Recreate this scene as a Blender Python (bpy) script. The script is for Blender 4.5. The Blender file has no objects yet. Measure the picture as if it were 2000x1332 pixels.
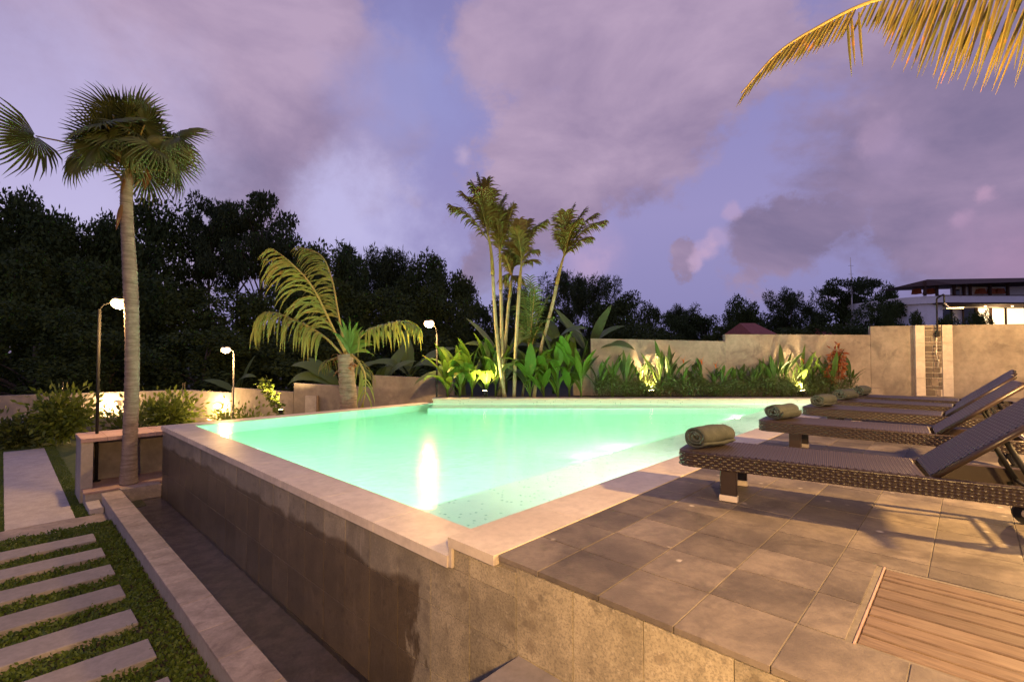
import bpy, bmesh, math, random
import numpy as np
from mathutils import Vector, Matrix, Euler

R = math.radians
rng = np.random.default_rng(7)
random.seed(7)
S = bpy.context.scene
C = S.collection

# ---------------------------------------------------------------- camera
CAM_H, F_PX, PITCH = 1.23, 945.0, R(1.45)
cd = bpy.data.cameras.new('camera')
cd.sensor_width = 36.0
cd.lens = F_PX / 2000 * 36.0
cd.clip_end = 3000
cd.clip_start = 0.05
cam = bpy.data.objects.new('camera', cd)
cam.location = (0, 0, CAM_H)
cam.rotation_euler = (R(90) + PITCH, 0, 0)
C.objects.link(cam)
S.camera = cam

# ---------------------------------------------------------------- world, sun, exposure
def ray(px, py):
    X, Z = (px - 1000) / F_PX, (666 - py) / F_PX
    c, s = math.cos(PITCH), math.sin(PITCH)
    return Vector((X, c - Z * s, s + Z * c))

def at(px, py, Y):                      # the point of the place seen at a photo position, at a measured distance Y
    r = ray(px, py)
    return r * (Y / r.y) + Vector((0, 0, CAM_H))

W_ = bpy.data.worlds.new('World')
S.world = W_
W_.use_nodes = True
nt = W_.node_tree
nt.nodes.clear()

def N(tree, kind, **kw):
    n = tree.nodes.new(kind)
    for k, val in kw.items():
        if k == 'ins':
            for a, b in val.items():
                n.inputs[a].default_value = b
        else:
            setattr(n, k, val)
    return n

def sky_world():
    L = nt.links.new
    out = N(nt, 'ShaderNodeOutputWorld')
    bg = N(nt, 'ShaderNodeBackground')
    bg.inputs[1].default_value = 1.18
    L(bg.outputs[0], out.inputs[0])
    tc = N(nt, 'ShaderNodeTexCoord')
    nrm = N(nt, 'ShaderNodeVectorMath', operation='NORMALIZE')
    L(tc.outputs['Generated'], nrm.inputs[0])
    D = nrm.outputs[0]
    sep = N(nt, 'ShaderNodeSeparateXYZ')
    L(D, sep.inputs[0])
    # clear dusk air by height
    ramp = N(nt, 'ShaderNodeValToRGB')
    cr = ramp.color_ramp
    cr.elements[0].position = 0.0
    cr.elements[0].color = (.165, .160, .335, 1)
    cr.elements[1].position = 0.75
    cr.elements[1].color = (.165, .160, .36, 1)
    for p, c in ((.10, (.225, .208, .42)), (.26, (.270, .240, .465)), (.45, (.235, .215, .445))):
        e = cr.elements.new(p)
        e.color = (*c, 1)
    L(sep.outputs[2], ramp.inputs[0])
    # warped direction for cloud edges
    n0 = N(nt, 'ShaderNodeTexNoise', ins={'Scale': 2.8, 'Detail': 9.0, 'Roughness': .66})
    L(D, n0.inputs['Vector'])
    sub = N(nt, 'ShaderNodeVectorMath', operation='SUBTRACT')
    sub.inputs[1].default_value = (.5, .5, .5)
    L(n0.outputs['Color'], sub.inputs[0])
    sc = N(nt, 'ShaderNodeVectorMath', operation='SCALE')
    sc.inputs['Scale'].default_value = .36
    L(sub.outputs[0], sc.inputs[0])
    wd = N(nt, 'ShaderNodeVectorMath', operation='ADD')
    L(D, wd.inputs[0])
    L(sc.outputs[0], wd.inputs[1])
    def blob(px, py, r, soft=.5, src=None):
        d = ray(px, py).normalized()
        dist = N(nt, 'ShaderNodeVectorMath', operation='DISTANCE')
        L(src or wd.outputs[0], dist.inputs[0])
        dist.inputs[1].default_value = d
        m = N(nt, 'ShaderNodeMapRange', interpolation_type='SMOOTHSTEP')
        m.inputs[1].default_value = r * (1 + soft)
        m.inputs[2].default_value = r * (1 - soft)
        m.inputs[3].default_value = 0
        m.inputs[4].default_value = 1
        L(dist.outputs['Value'], m.inputs[0])
        return m.outputs[0]
    def mx(a, b, op='MAXIMUM'):
        m = N(nt, 'ShaderNodeMath', operation=op)
        if isinstance(a, (int, float)): m.inputs[0].default_value = a
        else: L(a, m.inputs[0])
        if isinstance(b, (int, float)): m.inputs[1].default_value = b
        else: L(b, m.inputs[1])
        return m.outputs[0]
    sc2 = N(nt, 'ShaderNodeVectorMath', operation='SCALE')
    sc2.inputs['Scale'].default_value = .045
    nf = N(nt, 'ShaderNodeTexNoise', ins={'Scale': 16.0, 'Detail': 5.0, 'Roughness': .6})
    L(D, nf.inputs['Vector'])
    sb2 = N(nt, 'ShaderNodeVectorMath', operation='SUBTRACT')
    sb2.inputs[1].default_value = (.5, .5, .5)
    L(nf.outputs['Color'], sb2.inputs[0])
    L(sb2.outputs[0], sc2.inputs[0])
    wf = N(nt, 'ShaderNodeVectorMath', operation='ADD')
    L(D, wf.inputs[0])
    L(sc2.outputs[0], wf.inputs[1])
    F_ = wf.outputs[0]
    big = None
    for b in ((560, 190, .24, .45), (430, 330, .17, .5), (640, 330, .13, .5), (330, 60, .26, .5), (90, 70, .24, .5),
              (1130, 120, .22, .5), (1060, 330, .15, .5), (1230, 250, .16, .6), (1330, 60, .14, .7), (930, 480, .08, .6),
              (1560, 470, .08, .8), (1740, 465, .085, .8), (1965, 430, .10, .8), (1350, 500, .04, .8),
              (-300, 250, .4, .6), (2300, 150, .4, .6)):
        o = blob(*b)
        big = o if big is None else mx(big, o)
    nz = N(nt, 'ShaderNodeTexNoise', ins={'Scale': 3.0, 'Detail': 8.0, 'Roughness': .6, 'Distortion': .2})
    mp = N(nt, 'ShaderNodeMapping')
    mp.inputs['Scale'].default_value = (1, 1, 1.9)
    L(D, mp.inputs[0])
    L(mp.outputs[0], nz.inputs['Vector'])
    cov = mx(mx(big, .62, 'MULTIPLY'), mx(mx(nz.outputs['Fac'], .5, 'SUBTRACT'), 1.1, 'MULTIPLY'), 'ADD')
    mr = N(nt, 'ShaderNodeMapRange', interpolation_type='SMOOTHSTEP')
    mr.inputs[1].default_value = .18
    mr.inputs[2].default_value = .44
    L(cov, mr.inputs[0])
    # cloud body colour: pinkish where thin, mauve grey where thick or low
    n2 = N(nt, 'ShaderNodeTexNoise', ins={'Scale': 2.6, 'Detail': 8.0, 'Roughness': .58, 'Distortion': .3})
    L(mp.outputs[0], n2.inputs['Vector'])
    tone = mx(mx(n2.outputs['Fac'], .5, 'SUBTRACT'), 2.6, 'MULTIPLY')
    tone = mx(tone, mx(sep.outputs[2], 1.0, 'MULTIPLY'), 'ADD')
    tone = mx(tone, .22, 'ADD')
    cl = N(nt, 'ShaderNodeValToRGB')
    cl.color_ramp.elements[0].color = (.172, .138, .250, 1)
    cl.color_ramp.elements[1].color = (.400, .295, .425, 1)
    e = cl.color_ramp.elements.new(.5)
    e.color = (.270, .200, .325, 1)
    L(tone, cl.inputs[0])
    mix = N(nt, 'ShaderNodeMix', data_type='RGBA')
    L(mr.outputs[0], mix.inputs[0])
    L(ramp.outputs[0], mix.inputs[6])
    L(cl.outputs[0], mix.inputs[7])
    col = mix.outputs[2]
    # small sun-touched clouds still catching pink light, and the pale breaks between the banks
    def tint(col, fac, c, k):
        m = N(nt, 'ShaderNodeMix', data_type='RGBA')
        L(mx(fac, k, 'MULTIPLY'), m.inputs[0])
        L(col, m.inputs[6])
        m.inputs[7].default_value = (*c, 1)
        return m.outputs[2]
    n3 = N(nt, 'ShaderNodeTexNoise', ins={'Scale': 9.0, 'Detail': 6.0, 'Roughness': .6})
    L(D, n3.inputs['Vector'])
    wis = N(nt, 'ShaderNodeMapRange', interpolation_type='SMOOTHSTEP')
    wis.inputs[1].default_value, wis.inputs[2].default_value = .42, .58
    L(n3.outputs['Fac'], wis.inputs[0])
    for b, c, k in (((705, 405, .10, .7), (.44, .41, .66), .95), ((960, 560, .07, .9), (.30, .29, .52), .6), ((90, 370, .18, .8), (.46, .42, .66), .95),
                    ((790, 180, .10, .8), (.26, .26, .52), .85), ((10, 200, .12, .9), (.40, .35, .58), .6)):
        col = tint(col, blob(*b), c, k)
    wk = mx(mx(wis.outputs[0], .5, 'MULTIPLY'), .5, 'ADD')
    for b, c, k in (((1362, 515, .014, .5), (.44, .31, .47), .85), ((1380, 492, .018, .5), (.46, .32, .48), .9), ((1402, 466, .018, .5), (.46, .32, .48), .85), ((1428, 413, .014, .5), (.48, .32, .47), .85),
                    ((1165, 500, .045, .8), (.42, .30, .48), .75), ((1140, 520, .03, .8), (.42, .30, .48), .5),
                    ((1708, 268, .026, .6), (.44, .30, .45), .75), ((1740, 290, .03, .8), (.36, .26, .42), .6), ((1735, 325, .03, .9), (.36, .26, .42), .4),
                    ((1918, 380, .010, .7), (.44, .28, .42), .8), ((1882, 428, .012, .7), (.42, .27, .42), .8), ((905, 310, .014, .8), (.48, .36, .5), .6),
                    ((1970, 490, .05, .8), (.38, .23, .37), .6), ((1880, 480, .05, .9), (.32, .22, .36), .5)):
        col = tint(col, mx(blob(*b, src=F_), wk, 'MULTIPLY'), c, k)
    # physical twilight sky underneath
    st = N(nt, 'ShaderNodeTexSky', sky_type='NISHITA')
    st.sun_disc = False
    st.sun_elevation = R(-2.0)
    st.sun_rotation = R(-60)
    st.air_density = 1.0
    add = N(nt, 'ShaderNodeMix', data_type='RGBA', blend_type='ADD')
    add.inputs[0].default_value = .05
    L(col, add.inputs[6])
    L(st.outputs[0], add.inputs[7])
    L(add.outputs[2], bg.inputs[0])
sky_world()
S.cycles.use_denoising = True

sd = bpy.data.lights.new('afterglow_sun', 'SUN')
sd.energy = .06
sd.angle = R(15)
sd.color = (1, .78, .74)
so = bpy.data.objects.new('afterglow_sun', sd)
so.rotation_euler = Vector((0.78, -0.45, -0.18)).to_track_quat('-Z', 'Y').to_euler()
so.location = (0, 0, 60)
C.objects.link(so)

S.view_settings.view_transform = 'Standard'
S.view_settings.look = 'None'
S.view_settings.exposure = 0.0
S.view_settings.gamma = 1.0
S.cycles.max_bounces = 8
S.cycles.transmission_bounces = 8
S.cycles.transparent_max_bounces = 8
S.cycles.sample_clamp_indirect = 4.0
S.cycles.blur_glossy = 0.6

# ---------------------------------------------------------------- pool-aligned frame
ANG = R(46.5)
O = Vector((-0.094, 2.99, 0.0))
UX, UY = math.cos(ANG), math.sin(ANG)
def uvw(u, v, z=0.0):
    return Vector((O.x + u * UX - v * UY, O.y + u * UY + v * UX, z))
def to_uv(p):
    dx, dy = p[0] - O.x, p[1] - O.y
    return dx * UX + dy * UY, -dx * UY + dy * UX

# ---------------------------------------------------------------- materials
def newmat(name):
    m = bpy.data.materials.new(name)
    m.use_nodes = True
    t = m.node_tree
    for n in list(t.nodes):
        t.nodes.remove(n)
    out = N(t, 'ShaderNodeOutputMaterial')
    b = N(t, 'ShaderNodeBsdfPrincipled')
    t.links.new(b.outputs[0], out.inputs[0])
    return m, t, b, out

def math_n(t, op, a, b=None):
    m = N(t, 'ShaderNodeMath', operation=op)
    for i, x in enumerate((a, b)):
        if x is None: continue
        if isinstance(x, (int, float)): m.inputs[i].default_value = x
        else: t.links.new(x, m.inputs[i])
    return m.outputs[0]

def mixc(t, fac, a, b, blend='MIX'):
    m = N(t, 'ShaderNodeMix', data_type='RGBA', blend_type=blend)
    for i, x in ((0, fac), (6, a), (7, b)):
        if isinstance(x, (int, float)): m.inputs[i].default_value = x
        elif isinstance(x, tuple): m.inputs[i].default_value = (*x, 1)
        else: t.links.new(x, m.inputs[i])
    return m.outputs[2]

def noise(t, vec, scale, detail=5, rough=.55, dist=0, stretch=None):
    n = N(t, 'ShaderNodeTexNoise', ins={'Scale': scale, 'Detail': detail, 'Roughness': rough, 'Distortion': dist})
    if stretch:
        mp = N(t, 'ShaderNodeMapping')
        mp.inputs['Scale'].default_value = stretch
        t.links.new(vec, mp.inputs[0])
        vec = mp.outputs[0]
    t.links.new(vec, n.inputs['Vector'])
    return n.outputs['Fac']

def step(t, x, a, b):
    m = N(t, 'ShaderNodeMapRange', interpolation_type='SMOOTHSTEP')
    m.inputs[1].default_value, m.inputs[2].default_value = a, b
    t.links.new(x, m.inputs[0])
    return m.outputs[0]

def surf(name, c1, c2, scale=3.0, rough=.7, bump=.2, bscale=40, speck=None, rand=0.0, stain=None, stretch=None, spec=.35, streak=None, lo=.35, hi=.65, metal=0):
    m, t, b, out = newmat(name)
    pos = N(t, 'ShaderNodeNewGeometry').outputs['Position']
    f = noise(t, pos, scale, 7, .6, .3, stretch)
    col = mixc(t, step(t, f, lo, hi), c1, c2)
    f2 = noise(t, pos, scale * 7, 5, .65)
    col = mixc(t, math_n(t, 'MULTIPLY', step(t, f2, .35, .7), .35), col, tuple(x * .6 for x in c1))
    if stain:
        f3 = noise(t, pos, stain[0], 8, .65, .6, stain[3] if len(stain) > 3 else None)
        col = mixc(t, math_n(t, 'MULTIPLY', step(t, f3, .5, .68), stain[2]), col, stain[1])
    if speck:                                    # (scale, colour, amount)
        vor = N(t, 'ShaderNodeTexVoronoi', ins={'Scale': speck[0], 'Randomness': 1.0})
        t.links.new(pos, vor.inputs['Vector'])
        k = N(t, 'ShaderNodeMapRange')
        k.inputs[1].default_value, k.inputs[2].default_value, k.inputs[3].default_value, k.inputs[4].default_value = .12, .30, 1, 0
        t.links.new(vor.outputs['Distance'], k.inputs[0])
        sepc = N(t, 'ShaderNodeSeparateColor')
        t.links.new(vor.outputs['Color'], sepc.inputs[0])
        g = math_n(t, 'GREATER_THAN', sepc.outputs[0], 1 - speck[2])
        col = mixc(t, math_n(t, 'MULTIPLY', math_n(t, 'MULTIPLY', k.outputs[0], g), .8), col, speck[1])
    if rand:
        oi = N(t, 'ShaderNodeObjectInfo').outputs['Random']
        hs = N(t, 'ShaderNodeHueSaturation')
        t.links.new(col, hs.inputs['Color'])
        t.links.new(math_n(t, 'ADD', math_n(t, 'MULTIPLY', oi, 2 * rand), 1 - rand), hs.inputs['Value'])
        col = hs.outputs[0]
    t.links.new(col, b.inputs['Base Color'])
    b.inputs['Roughness'].default_value = rough
    b.inputs['Specular IOR Level'].default_value = spec
    b.inputs['Metallic'].default_value = metal
    if bump:
        bn = N(t, 'ShaderNodeBump')
        bn.inputs['Strength'].default_value = bump
        bn.inputs['Distance'].default_value = .01
        t.links.new(noise(t, pos, bscale, 6, .65), bn.inputs['Height'])
        t.links.new(bn.outputs[0], b.inputs['Normal'])
    return m

def leafmat(name, c1, c2, trans=.3, rough=.45, tipc=None):
    m, t, b, out = newmat(name)
    g = N(t, 'ShaderNodeNewGeometry')
    ri = g.outputs['Random Per Island']
    oi = N(t, 'ShaderNodeObjectInfo').outputs['Random']
    f = math_n(t, 'FRACT', math_n(t, 'ADD', ri, oi))
    nz = noise(t, g.outputs['Position'], 1.3, 4)
    f = math_n(t, 'ADD', math_n(t, 'MULTIPLY', f, .6), math_n(t, 'MULTIPLY', nz, .4))
    col = mixc(t, f, c1, c2)
    if tipc:
        nz2 = noise(t, g.outputs['Position'], 5.0, 5)
        col = mixc(t, step(t, nz2, .6, .72), col, tipc)
    t.links.new(col, b.inputs['Base Color'])
    b.inputs['Roughness'].default_value = rough
    b.inputs['Specular IOR Level'].default_value = .35 if trans > .15 else .08
    tr = N(t, 'ShaderNodeBsdfTranslucent')
    t.links.new(mixc(t, .5, col, (.25, .30, .03), 'ADD') if trans > .4 else col, tr.inputs[0])
    ms = N(t, 'ShaderNodeMixShader')
    ms.inputs[0].default_value = trans
    t.links.new(b.outputs[0], ms.inputs[1])
    t.links.new(tr.outputs[0], ms.inputs[2])
    t.links.new(ms.outputs[0], out.inputs[0])
    return m

def emis(name, col, k):
    m, t, b, out = newmat(name)
    b.inputs['Base Color'].default_value = (.8, .8, .8, 1)
    b.inputs['Emission Color'].default_value = (*col, 1)
    b.inputs['Emission Strength'].default_value = k
    return m

M = {}
M['tile'] = surf('andesite_tile', (.128, .108, .092), (.218, .184, .148), 2.6, .55, .35, 60, speck=(11, (.46, .42, .36), .05), rand=.30, stain=(1.9, (.078, .064, .053), .8))
M['grout'] = surf('grout', (.17, .15, .125), (.23, .20, .165), 6, .9, .2)
M['coping'] = surf('cream_sandstone', (.61, .53, .42), (.70, .62, .50), 1.5, .42, .15, 30, rand=.05, stretch=(1, 1, 3))
M['wood'] = None
M['joint'] = surf('dark_joint', (.05, .042, .03), (.07, .06, .045), 6, .9, .1)
M['concrete'] = surf('stained_concrete', (.24, .205, .17), (.36, .31, .25), 1.1, .85, .35, 25, stain=(1.7, (.13, .11, .095), .65))
M['concrete_l'] = surf('smooth_render', (.21, .185, .165), (.29, .255, .225), 1.0, .8, .25, 25, stain=(1.4, (.12, .105, .10), .6))
M['renderwall'] = surf('beige_render', (.30, .27, .23), (.36, .32, .27), 2.0, .8, .2, 40)
M['capstone'] = surf('cap_stone', (.24, .20, .175), (.36, .30, .26), 4, .6, .5, 22, rand=.15, stain=(6, (.12, .09, .08), .5), stretch=(1, 1, 1))
M['pinkcap'] = surf('pink_stone', (.34, .22, .19), (.42, .30, .26), 4, .6, .2, 30, rand=.15)
M['slab'] = surf('step_slab', (.22, .20, .19), (.27, .245, .23), 3, .75, .2, 50, rand=.12, stain=(3, (.16, .14, .13), .5))
M['path'] = surf('washed_concrete', (.36, .33, .31), (.44, .40, .38), 5, .9, .3, 40)
M['lawn'] = surf('lawn_turf', (.05, .085, .018), (.09, .12, .025), 6, .9, .9, 90)
M['soil'] = surf('soil', (.045, .035, .025), (.07, .055, .04), 4, .95, .6, 30)
M['ground'] = surf('ground', (.03, .035, .018), (.05, .05, .025), .3, .95, .3, 5)
M['black'] = surf('black_metal', (.010, .010, .011), (.016, .016, .017), 5, .6, 0, spec=.2)
M['greypole'] = surf('grey_pole', (.16, .155, .15), (.2, .195, .19), 6, .6, 0)
M['steel'] = surf('brushed_steel', (.5, .48, .45), (.6, .58, .55), 9, .3, 0, metal=.8)
M['white'] = surf('white_paint', (.82, .81, .80), (.87, .86, .85), 2, .7, .05)
M['darkwin'] = surf('dark_glass', (.012, .014, .02), (.02, .022, .03), 2, .08, 0, spec=.6)
M['roof'] = surf('roof_timber', (.05, .025, .018), (.08, .04, .025), 3, .8, .2, 10)
M['redroof'] = surf('red_tiles', (.26, .07, .05), (.34, .10, .07), 5, .8, .4, 8)
M['stoneclad'] = surf('cladding', (.15, .115, .085), (.23, .185, .14), 5, .75, .4, 30, rand=.38)
M['bark'] = surf('bark', (.06, .048, .038), (.11, .09, .07), 3, .9, .5, 12)
M['palmbark'] = surf('palm_bark', (.20, .155, .12), (.31, .25, .20), 3, .85, .4, 30, stain=(5, (.09, .068, .05), .75, (.5, .5, 7)), stretch=(1, 1, 5))
M['arecastem'] = surf('areca_stem', (.22, .22, .10), (.34, .32, .18), 5, .55, .2, 20, stain=(9, (.36, .34, .30), .5))
M['shaft'] = surf('crownshaft', (.20, .17, .03), (.26, .20, .05), 4, .5, .1, 20, stain=(5, (.16, .07, .03), .6))
M['towel'] = surf('grey_towel', (.058, .066, .056), (.080, .090, .076), 12, .95, .8, 220)
M['rattan'] = None
M['lamp_glow'] = emis('lamp_glow', (1, .60, .24), 9)
M['spot_glow'] = emis('spot_glow', (1, .78, .42), 45)
M['window_glow'] = emis('lit_room', (1, .68, .34), 2.6)
M['lantern'] = surf('orange_lantern', (.40, .10, .04), (.5, .15, .06), 4, .7, 0)
M['tree_a'] = leafmat('leaf_dark', (.026, .046, .014), (.070, .095, .026), .15, .6)
M['tree_b'] = leafmat('leaf_mid', (.028, .045, .018), (.062, .082, .030), .15, .6)
M['fan'] = leafmat('fan_leaf', (.060, .085, .020), (.105, .115, .030), .2)
M['coco'] = leafmat('coconut_leaf', (.13, .17, .03), (.26, .25, .05), .3, .4, (.34, .20, .06))
M['gold'] = leafmat('golden_leaflet', (.09, .10, .018), (.22, .15, .028), .25, .4, (.34, .15, .03))
M['coco_rib'] = surf('coconut_rachis', (.28, .23, .06), (.34, .25, .08), 5, .5, 0)
M['coco_new'] = leafmat('young_leaf', (.07, .13, .02), (.13, .20, .035), .3, .45)
M['dry'] = leafmat('dry_leaf', (.16, .075, .03), (.24, .13, .05), .2, .7)
M['areca'] = leafmat('areca_leaf', (.11, .11, .022), (.17, .14, .03), .25, .5, (.16, .065, .03))
M['areca_new'] = leafmat('areca_green', (.06, .12, .02), (.12, .18, .03), .3, .45)
M['banana'] = leafmat('banana_leaf', (.075, .125, .03), (.12, .17, .05), .3, .4)
M['canna'] = leafmat('canna_leaf', (.06, .14, .015), (.13, .22, .025), .35, .35, (.20, .17, .05))
M['helic'] = leafmat('heliconia_leaf', (.045, .095, .015), (.10, .16, .025), .3, .4)
M['fern'] = leafmat('low_foliage', (.035, .06, .012), (.09, .11, .025), .25, .5)
M['shrub'] = leafmat('shrub_leaf', (.06, .11, .015), (.19, .23, .035), .35, .45)
M['clover'] = leafmat('clover_leaf', (.04, .08, .010), (.09, .13, .018), .2, .6)
M['croton'] = leafmat('croton_leaf', (.20, .035, .02), (.38, .13, .03), .25, .45)
M['flower'] = leafmat('orange_bract', (.6, .12, .02), (.75, .22, .03), .3, .45)

def wood_mat():
    m, t, b, out = newmat('teak_plank')
    tc = N(t, 'ShaderNodeTexCoord').outputs['Object']
    oi = N(t, 'ShaderNodeObjectInfo').outputs['Random']
    ad = N(t, 'ShaderNodeVectorMath', operation='ADD')
    cmb = N(t, 'ShaderNodeCombineXYZ')
    t.links.new(math_n(t, 'MULTIPLY', oi, 37), cmb.inputs[2])
    t.links.new(tc, ad.inputs[0]); t.links.new(cmb.outputs[0], ad.inputs[1])
    f = noise(t, ad.outputs[0], 6, 8, .65, 1.2, (9, .7, 4))
    col = mixc(t, step(t, f, .3, .7), (.105, .070, .046), (.20, .140, .095))
    g = noise(t, ad.outputs[0], 2.0, 5, .6, .4)
    col = mixc(t, math_n(t, 'MULTIPLY', step(t, g, .45, .7), .5), col, (.23, .18, .13))
    hs = N(t, 'ShaderNodeHueSaturation')
    t.links.new(col, hs.inputs['Color'])
    t.links.new(math_n(t, 'ADD', math_n(t, 'MULTIPLY', oi, .4), .8), hs.inputs['Value'])
    t.links.new(hs.outputs[0], b.inputs['Base Color'])
    b.inputs['Roughness'].default_value = .6
    bn = N(t, 'ShaderNodeBump'); bn.inputs['Strength'].default_value = .4; bn.inputs['Distance'].default_value = .004
    t.links.new(f, bn.inputs['Height']); t.links.new(bn.outputs[0], b.inputs['Normal'])
    return m
M['wood'] = wood_mat()

def rattan_mat(name, flat):
    m, t, b, out = newmat(name)
    tc = N(t, 'ShaderNodeTexCoord').outputs['Object']
    g = N(t, 'ShaderNodeNewGeometry')
    f = noise(t, tc, 25, 4, .6)
    col = mixc(t, f, (.014, .009, .007), (.044, .027, .018))
    col = mixc(t, math_n(t, 'MULTIPLY', g.outputs['Random Per Island'], .5), col, (.03, .02, .017))
    b.inputs['Roughness'].default_value = .38
    b.inputs['Specular IOR Level'].default_value = .5
    if flat:
        sx = N(t, 'ShaderNodeSeparateXYZ'); t.links.new(tc, sx.inputs[0])
        a = math_n(t, 'SINE', math_n(t, 'MULTIPLY', sx.outputs[0], 2 * math.pi / .05))
        c = math_n(t, 'SINE', math_n(t, 'MULTIPLY', sx.outputs[1], 2 * math.pi / .05))
        h = math_n(t, 'MULTIPLY', a, c)
        fine = math_n(t, 'SINE', math_n(t, 'MULTIPLY', sx.outputs[0], 2 * math.pi / .0125))
        hh = math_n(t, 'ADD', math_n(t, 'MULTIPLY', h, .5), math_n(t, 'MULTIPLY', fine, .25))
        col = mixc(t, step(t, hh, -.5, .5), (.010, .008, .007), (.058, .043, .039))
        bn = N(t, 'ShaderNodeBump'); bn.inputs['Strength'].default_value = .7; bn.inputs['Distance'].default_value = .004
        t.links.new(hh, bn.inputs['Height']); t.links.new(bn.outputs[0], b.inputs['Normal'])
    t.links.new(col, b.inputs['Base Color'])
    return m
M['rattan'] = rattan_mat('rattan_strand', False)
M['sling'] = rattan_mat('woven_sling', True)

def stone_wall_mat():
    """Volcanic tuff panels, with the dark wet stain the overflow leaves below the rim."""
    m, t, b, out = newmat('tuff_panel')
    pos = N(t, 'ShaderNodeNewGeometry').outputs['Position']
    oi = N(t, 'ShaderNodeObjectInfo').outputs['Random']
    f = noise(t, pos, 4, 7, .65, .4)
    col = mixc(t, step(t, f, .35, .65), (.27, .235, .16), (.42, .365, .25))
    for sc, c, amt, d in ((19, (.42, .37, .27), .16, .34), (12, (.16, .135, .095), .24, .34), (38, (.42, .37, .27), .22, .36), (7, (.20, .165, .11), .3, .4)):
        vor = N(t, 'ShaderNodeTexVoronoi', ins={'Scale': sc})
        t.links.new(pos, vor.inputs['Vector'])
        k = N(t, 'ShaderNodeMapRange'); k.inputs[1].default_value, k.inputs[2].default_value, k.inputs[3].default_value, k.inputs[4].default_value = d * .5, d, 1, 0
        t.links.new(math_n(t, 'ADD', vor.outputs['Distance'], math_n(t, 'MULTIPLY', math_n(t, 'SUBTRACT', noise(t, pos, 60, 3), .5), .3)), k.inputs[0])
        sc_ = N(t, 'ShaderNodeSeparateColor'); t.links.new(vor.outputs['Color'], sc_.inputs[0])
        gsel = math_n(t, 'GREATER_THAN', sc_.outputs[0], 1 - amt)
        col = mixc(t, math_n(t, 'MULTIPLY', math_n(t, 'MULTIPLY', k.outputs[0], gsel), .75), col, c)
    grain = noise(t, pos, 75, 5, .75)
    col = mixc(t, math_n(t, 'MULTIPLY', step(t, grain, .45, .62), .6), col, (.12, .105, .078))
    hs = N(t, 'ShaderNodeHueSaturation'); t.links.new(col, hs.inputs['Color'])
    t.links.new(math_n(t, 'ADD', math_n(t, 'MULTIPLY', oi, .50), .76), hs.inputs['Value'])
    col = hs.outputs[0]
    sp = N(t, 'ShaderNodeSeparateXYZ'); t.links.new(pos, sp.inputs[0])
    # along-wall coordinate v
    vv = math_n(t, 'ADD', math_n(t, 'MULTIPLY', math_n(t, 'SUBTRACT', sp.outputs[0], O.x), -UY), math_n(t, 'MULTIPLY', math_n(t, 'SUBTRACT', sp.outputs[1], O.y), UX))
    wob = noise(t, pos, 5, 6, .7, 0, (1, 1, .35))
    wob2 = noise(t, pos, 1.3, 4, .6)
    e1 = step(t, math_n(t, 'ADD', vv, math_n(t, 'MULTIPLY', math_n(t, 'SUBTRACT', wob, .5), .8)), .80, .86)
    zz = math_n(t, 'ADD', sp.outputs[2], math_n(t, 'MULTIPLY', math_n(t, 'SUBTRACT', wob2, .5), .42))
    e2 = step(t, zz, -.44, -.50)
    wet = math_n(t, 'MULTIPLY', math_n(t, 'MULTIPLY', e1, e2), .95)
    upper = math_n(t, 'MULTIPLY', step(t, math_n(t, 'ADD', vv, math_n(t, 'MULTIPLY', math_n(t, 'SUBTRACT', wob, .5), 1.2)), .35, 1.1), .45)
    col = mixc(t, upper, col, (.16, .15, .13))
    strk = noise(t, pos, 9, 6, .7, .2, (1, 1, .12))
    col = mixc(t, math_n(t, 'MULTIPLY', math_n(t, 'MULTIPLY', step(t, strk, .56, .68), e1), .5), col, (.38, .34, .28))
    col = mixc(t, wet, col, mixc(t, 1.0, col, (.40, .34, .27), 'MULTIPLY'))
    t.links.new(col, b.inputs['Base Color'])
    rr = math_n(t, 'SUBTRACT', .72, math_n(t, 'MULTIPLY', e1, .34))
    t.links.new(rr, b.inputs['Roughness'])
    bn = N(t, 'ShaderNodeBump'); bn.inputs['Strength'].default_value = .35; bn.inputs['Distance'].default_value = .008
    t.links.new(noise(t, pos, 55, 6, .7), bn.inputs['Height']); t.links.new(bn.outputs[0], b.inputs['Normal'])
    return m
M['tuff'] = stone_wall_mat()

def pool_plaster():
    m, t, b, out = newmat('pebble_plaster')
    pos = N(t, 'ShaderNodeNewGeometry').outputs['Position']
    col = mixc(t, noise(t, pos, 2, 4), (.56, .63, .54), (.66, .71, .61))
    vor = N(t, 'ShaderNodeTexVoronoi', ins={'Scale': 22.0}); t.links.new(pos, vor.inputs['Vector'])
    s = N(t, 'ShaderNodeSeparateColor'); t.links.new(vor.outputs['Color'], s.inputs[0])
    k = N(t, 'ShaderNodeMapRange'); k.inputs[1].default_value, k.inputs[2].default_value, k.inputs[3].default_value, k.inputs[4].default_value = .2, .34, 1, 0
    t.links.new(vor.outputs['Distance'], k.inputs[0])
    g = math_n(t, 'GREATER_THAN', s.outputs[0], .80)
    col = mixc(t, math_n(t, 'MULTIPLY', math_n(t, 'MULTIPLY', k.outputs[0], g), .8), col, (.16, .30, .24))
    t.links.new(col, b.inputs['Base Color'])
    b.inputs['Roughness'].default_value = .6
    return m
M['plaster'] = pool_plaster()

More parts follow.
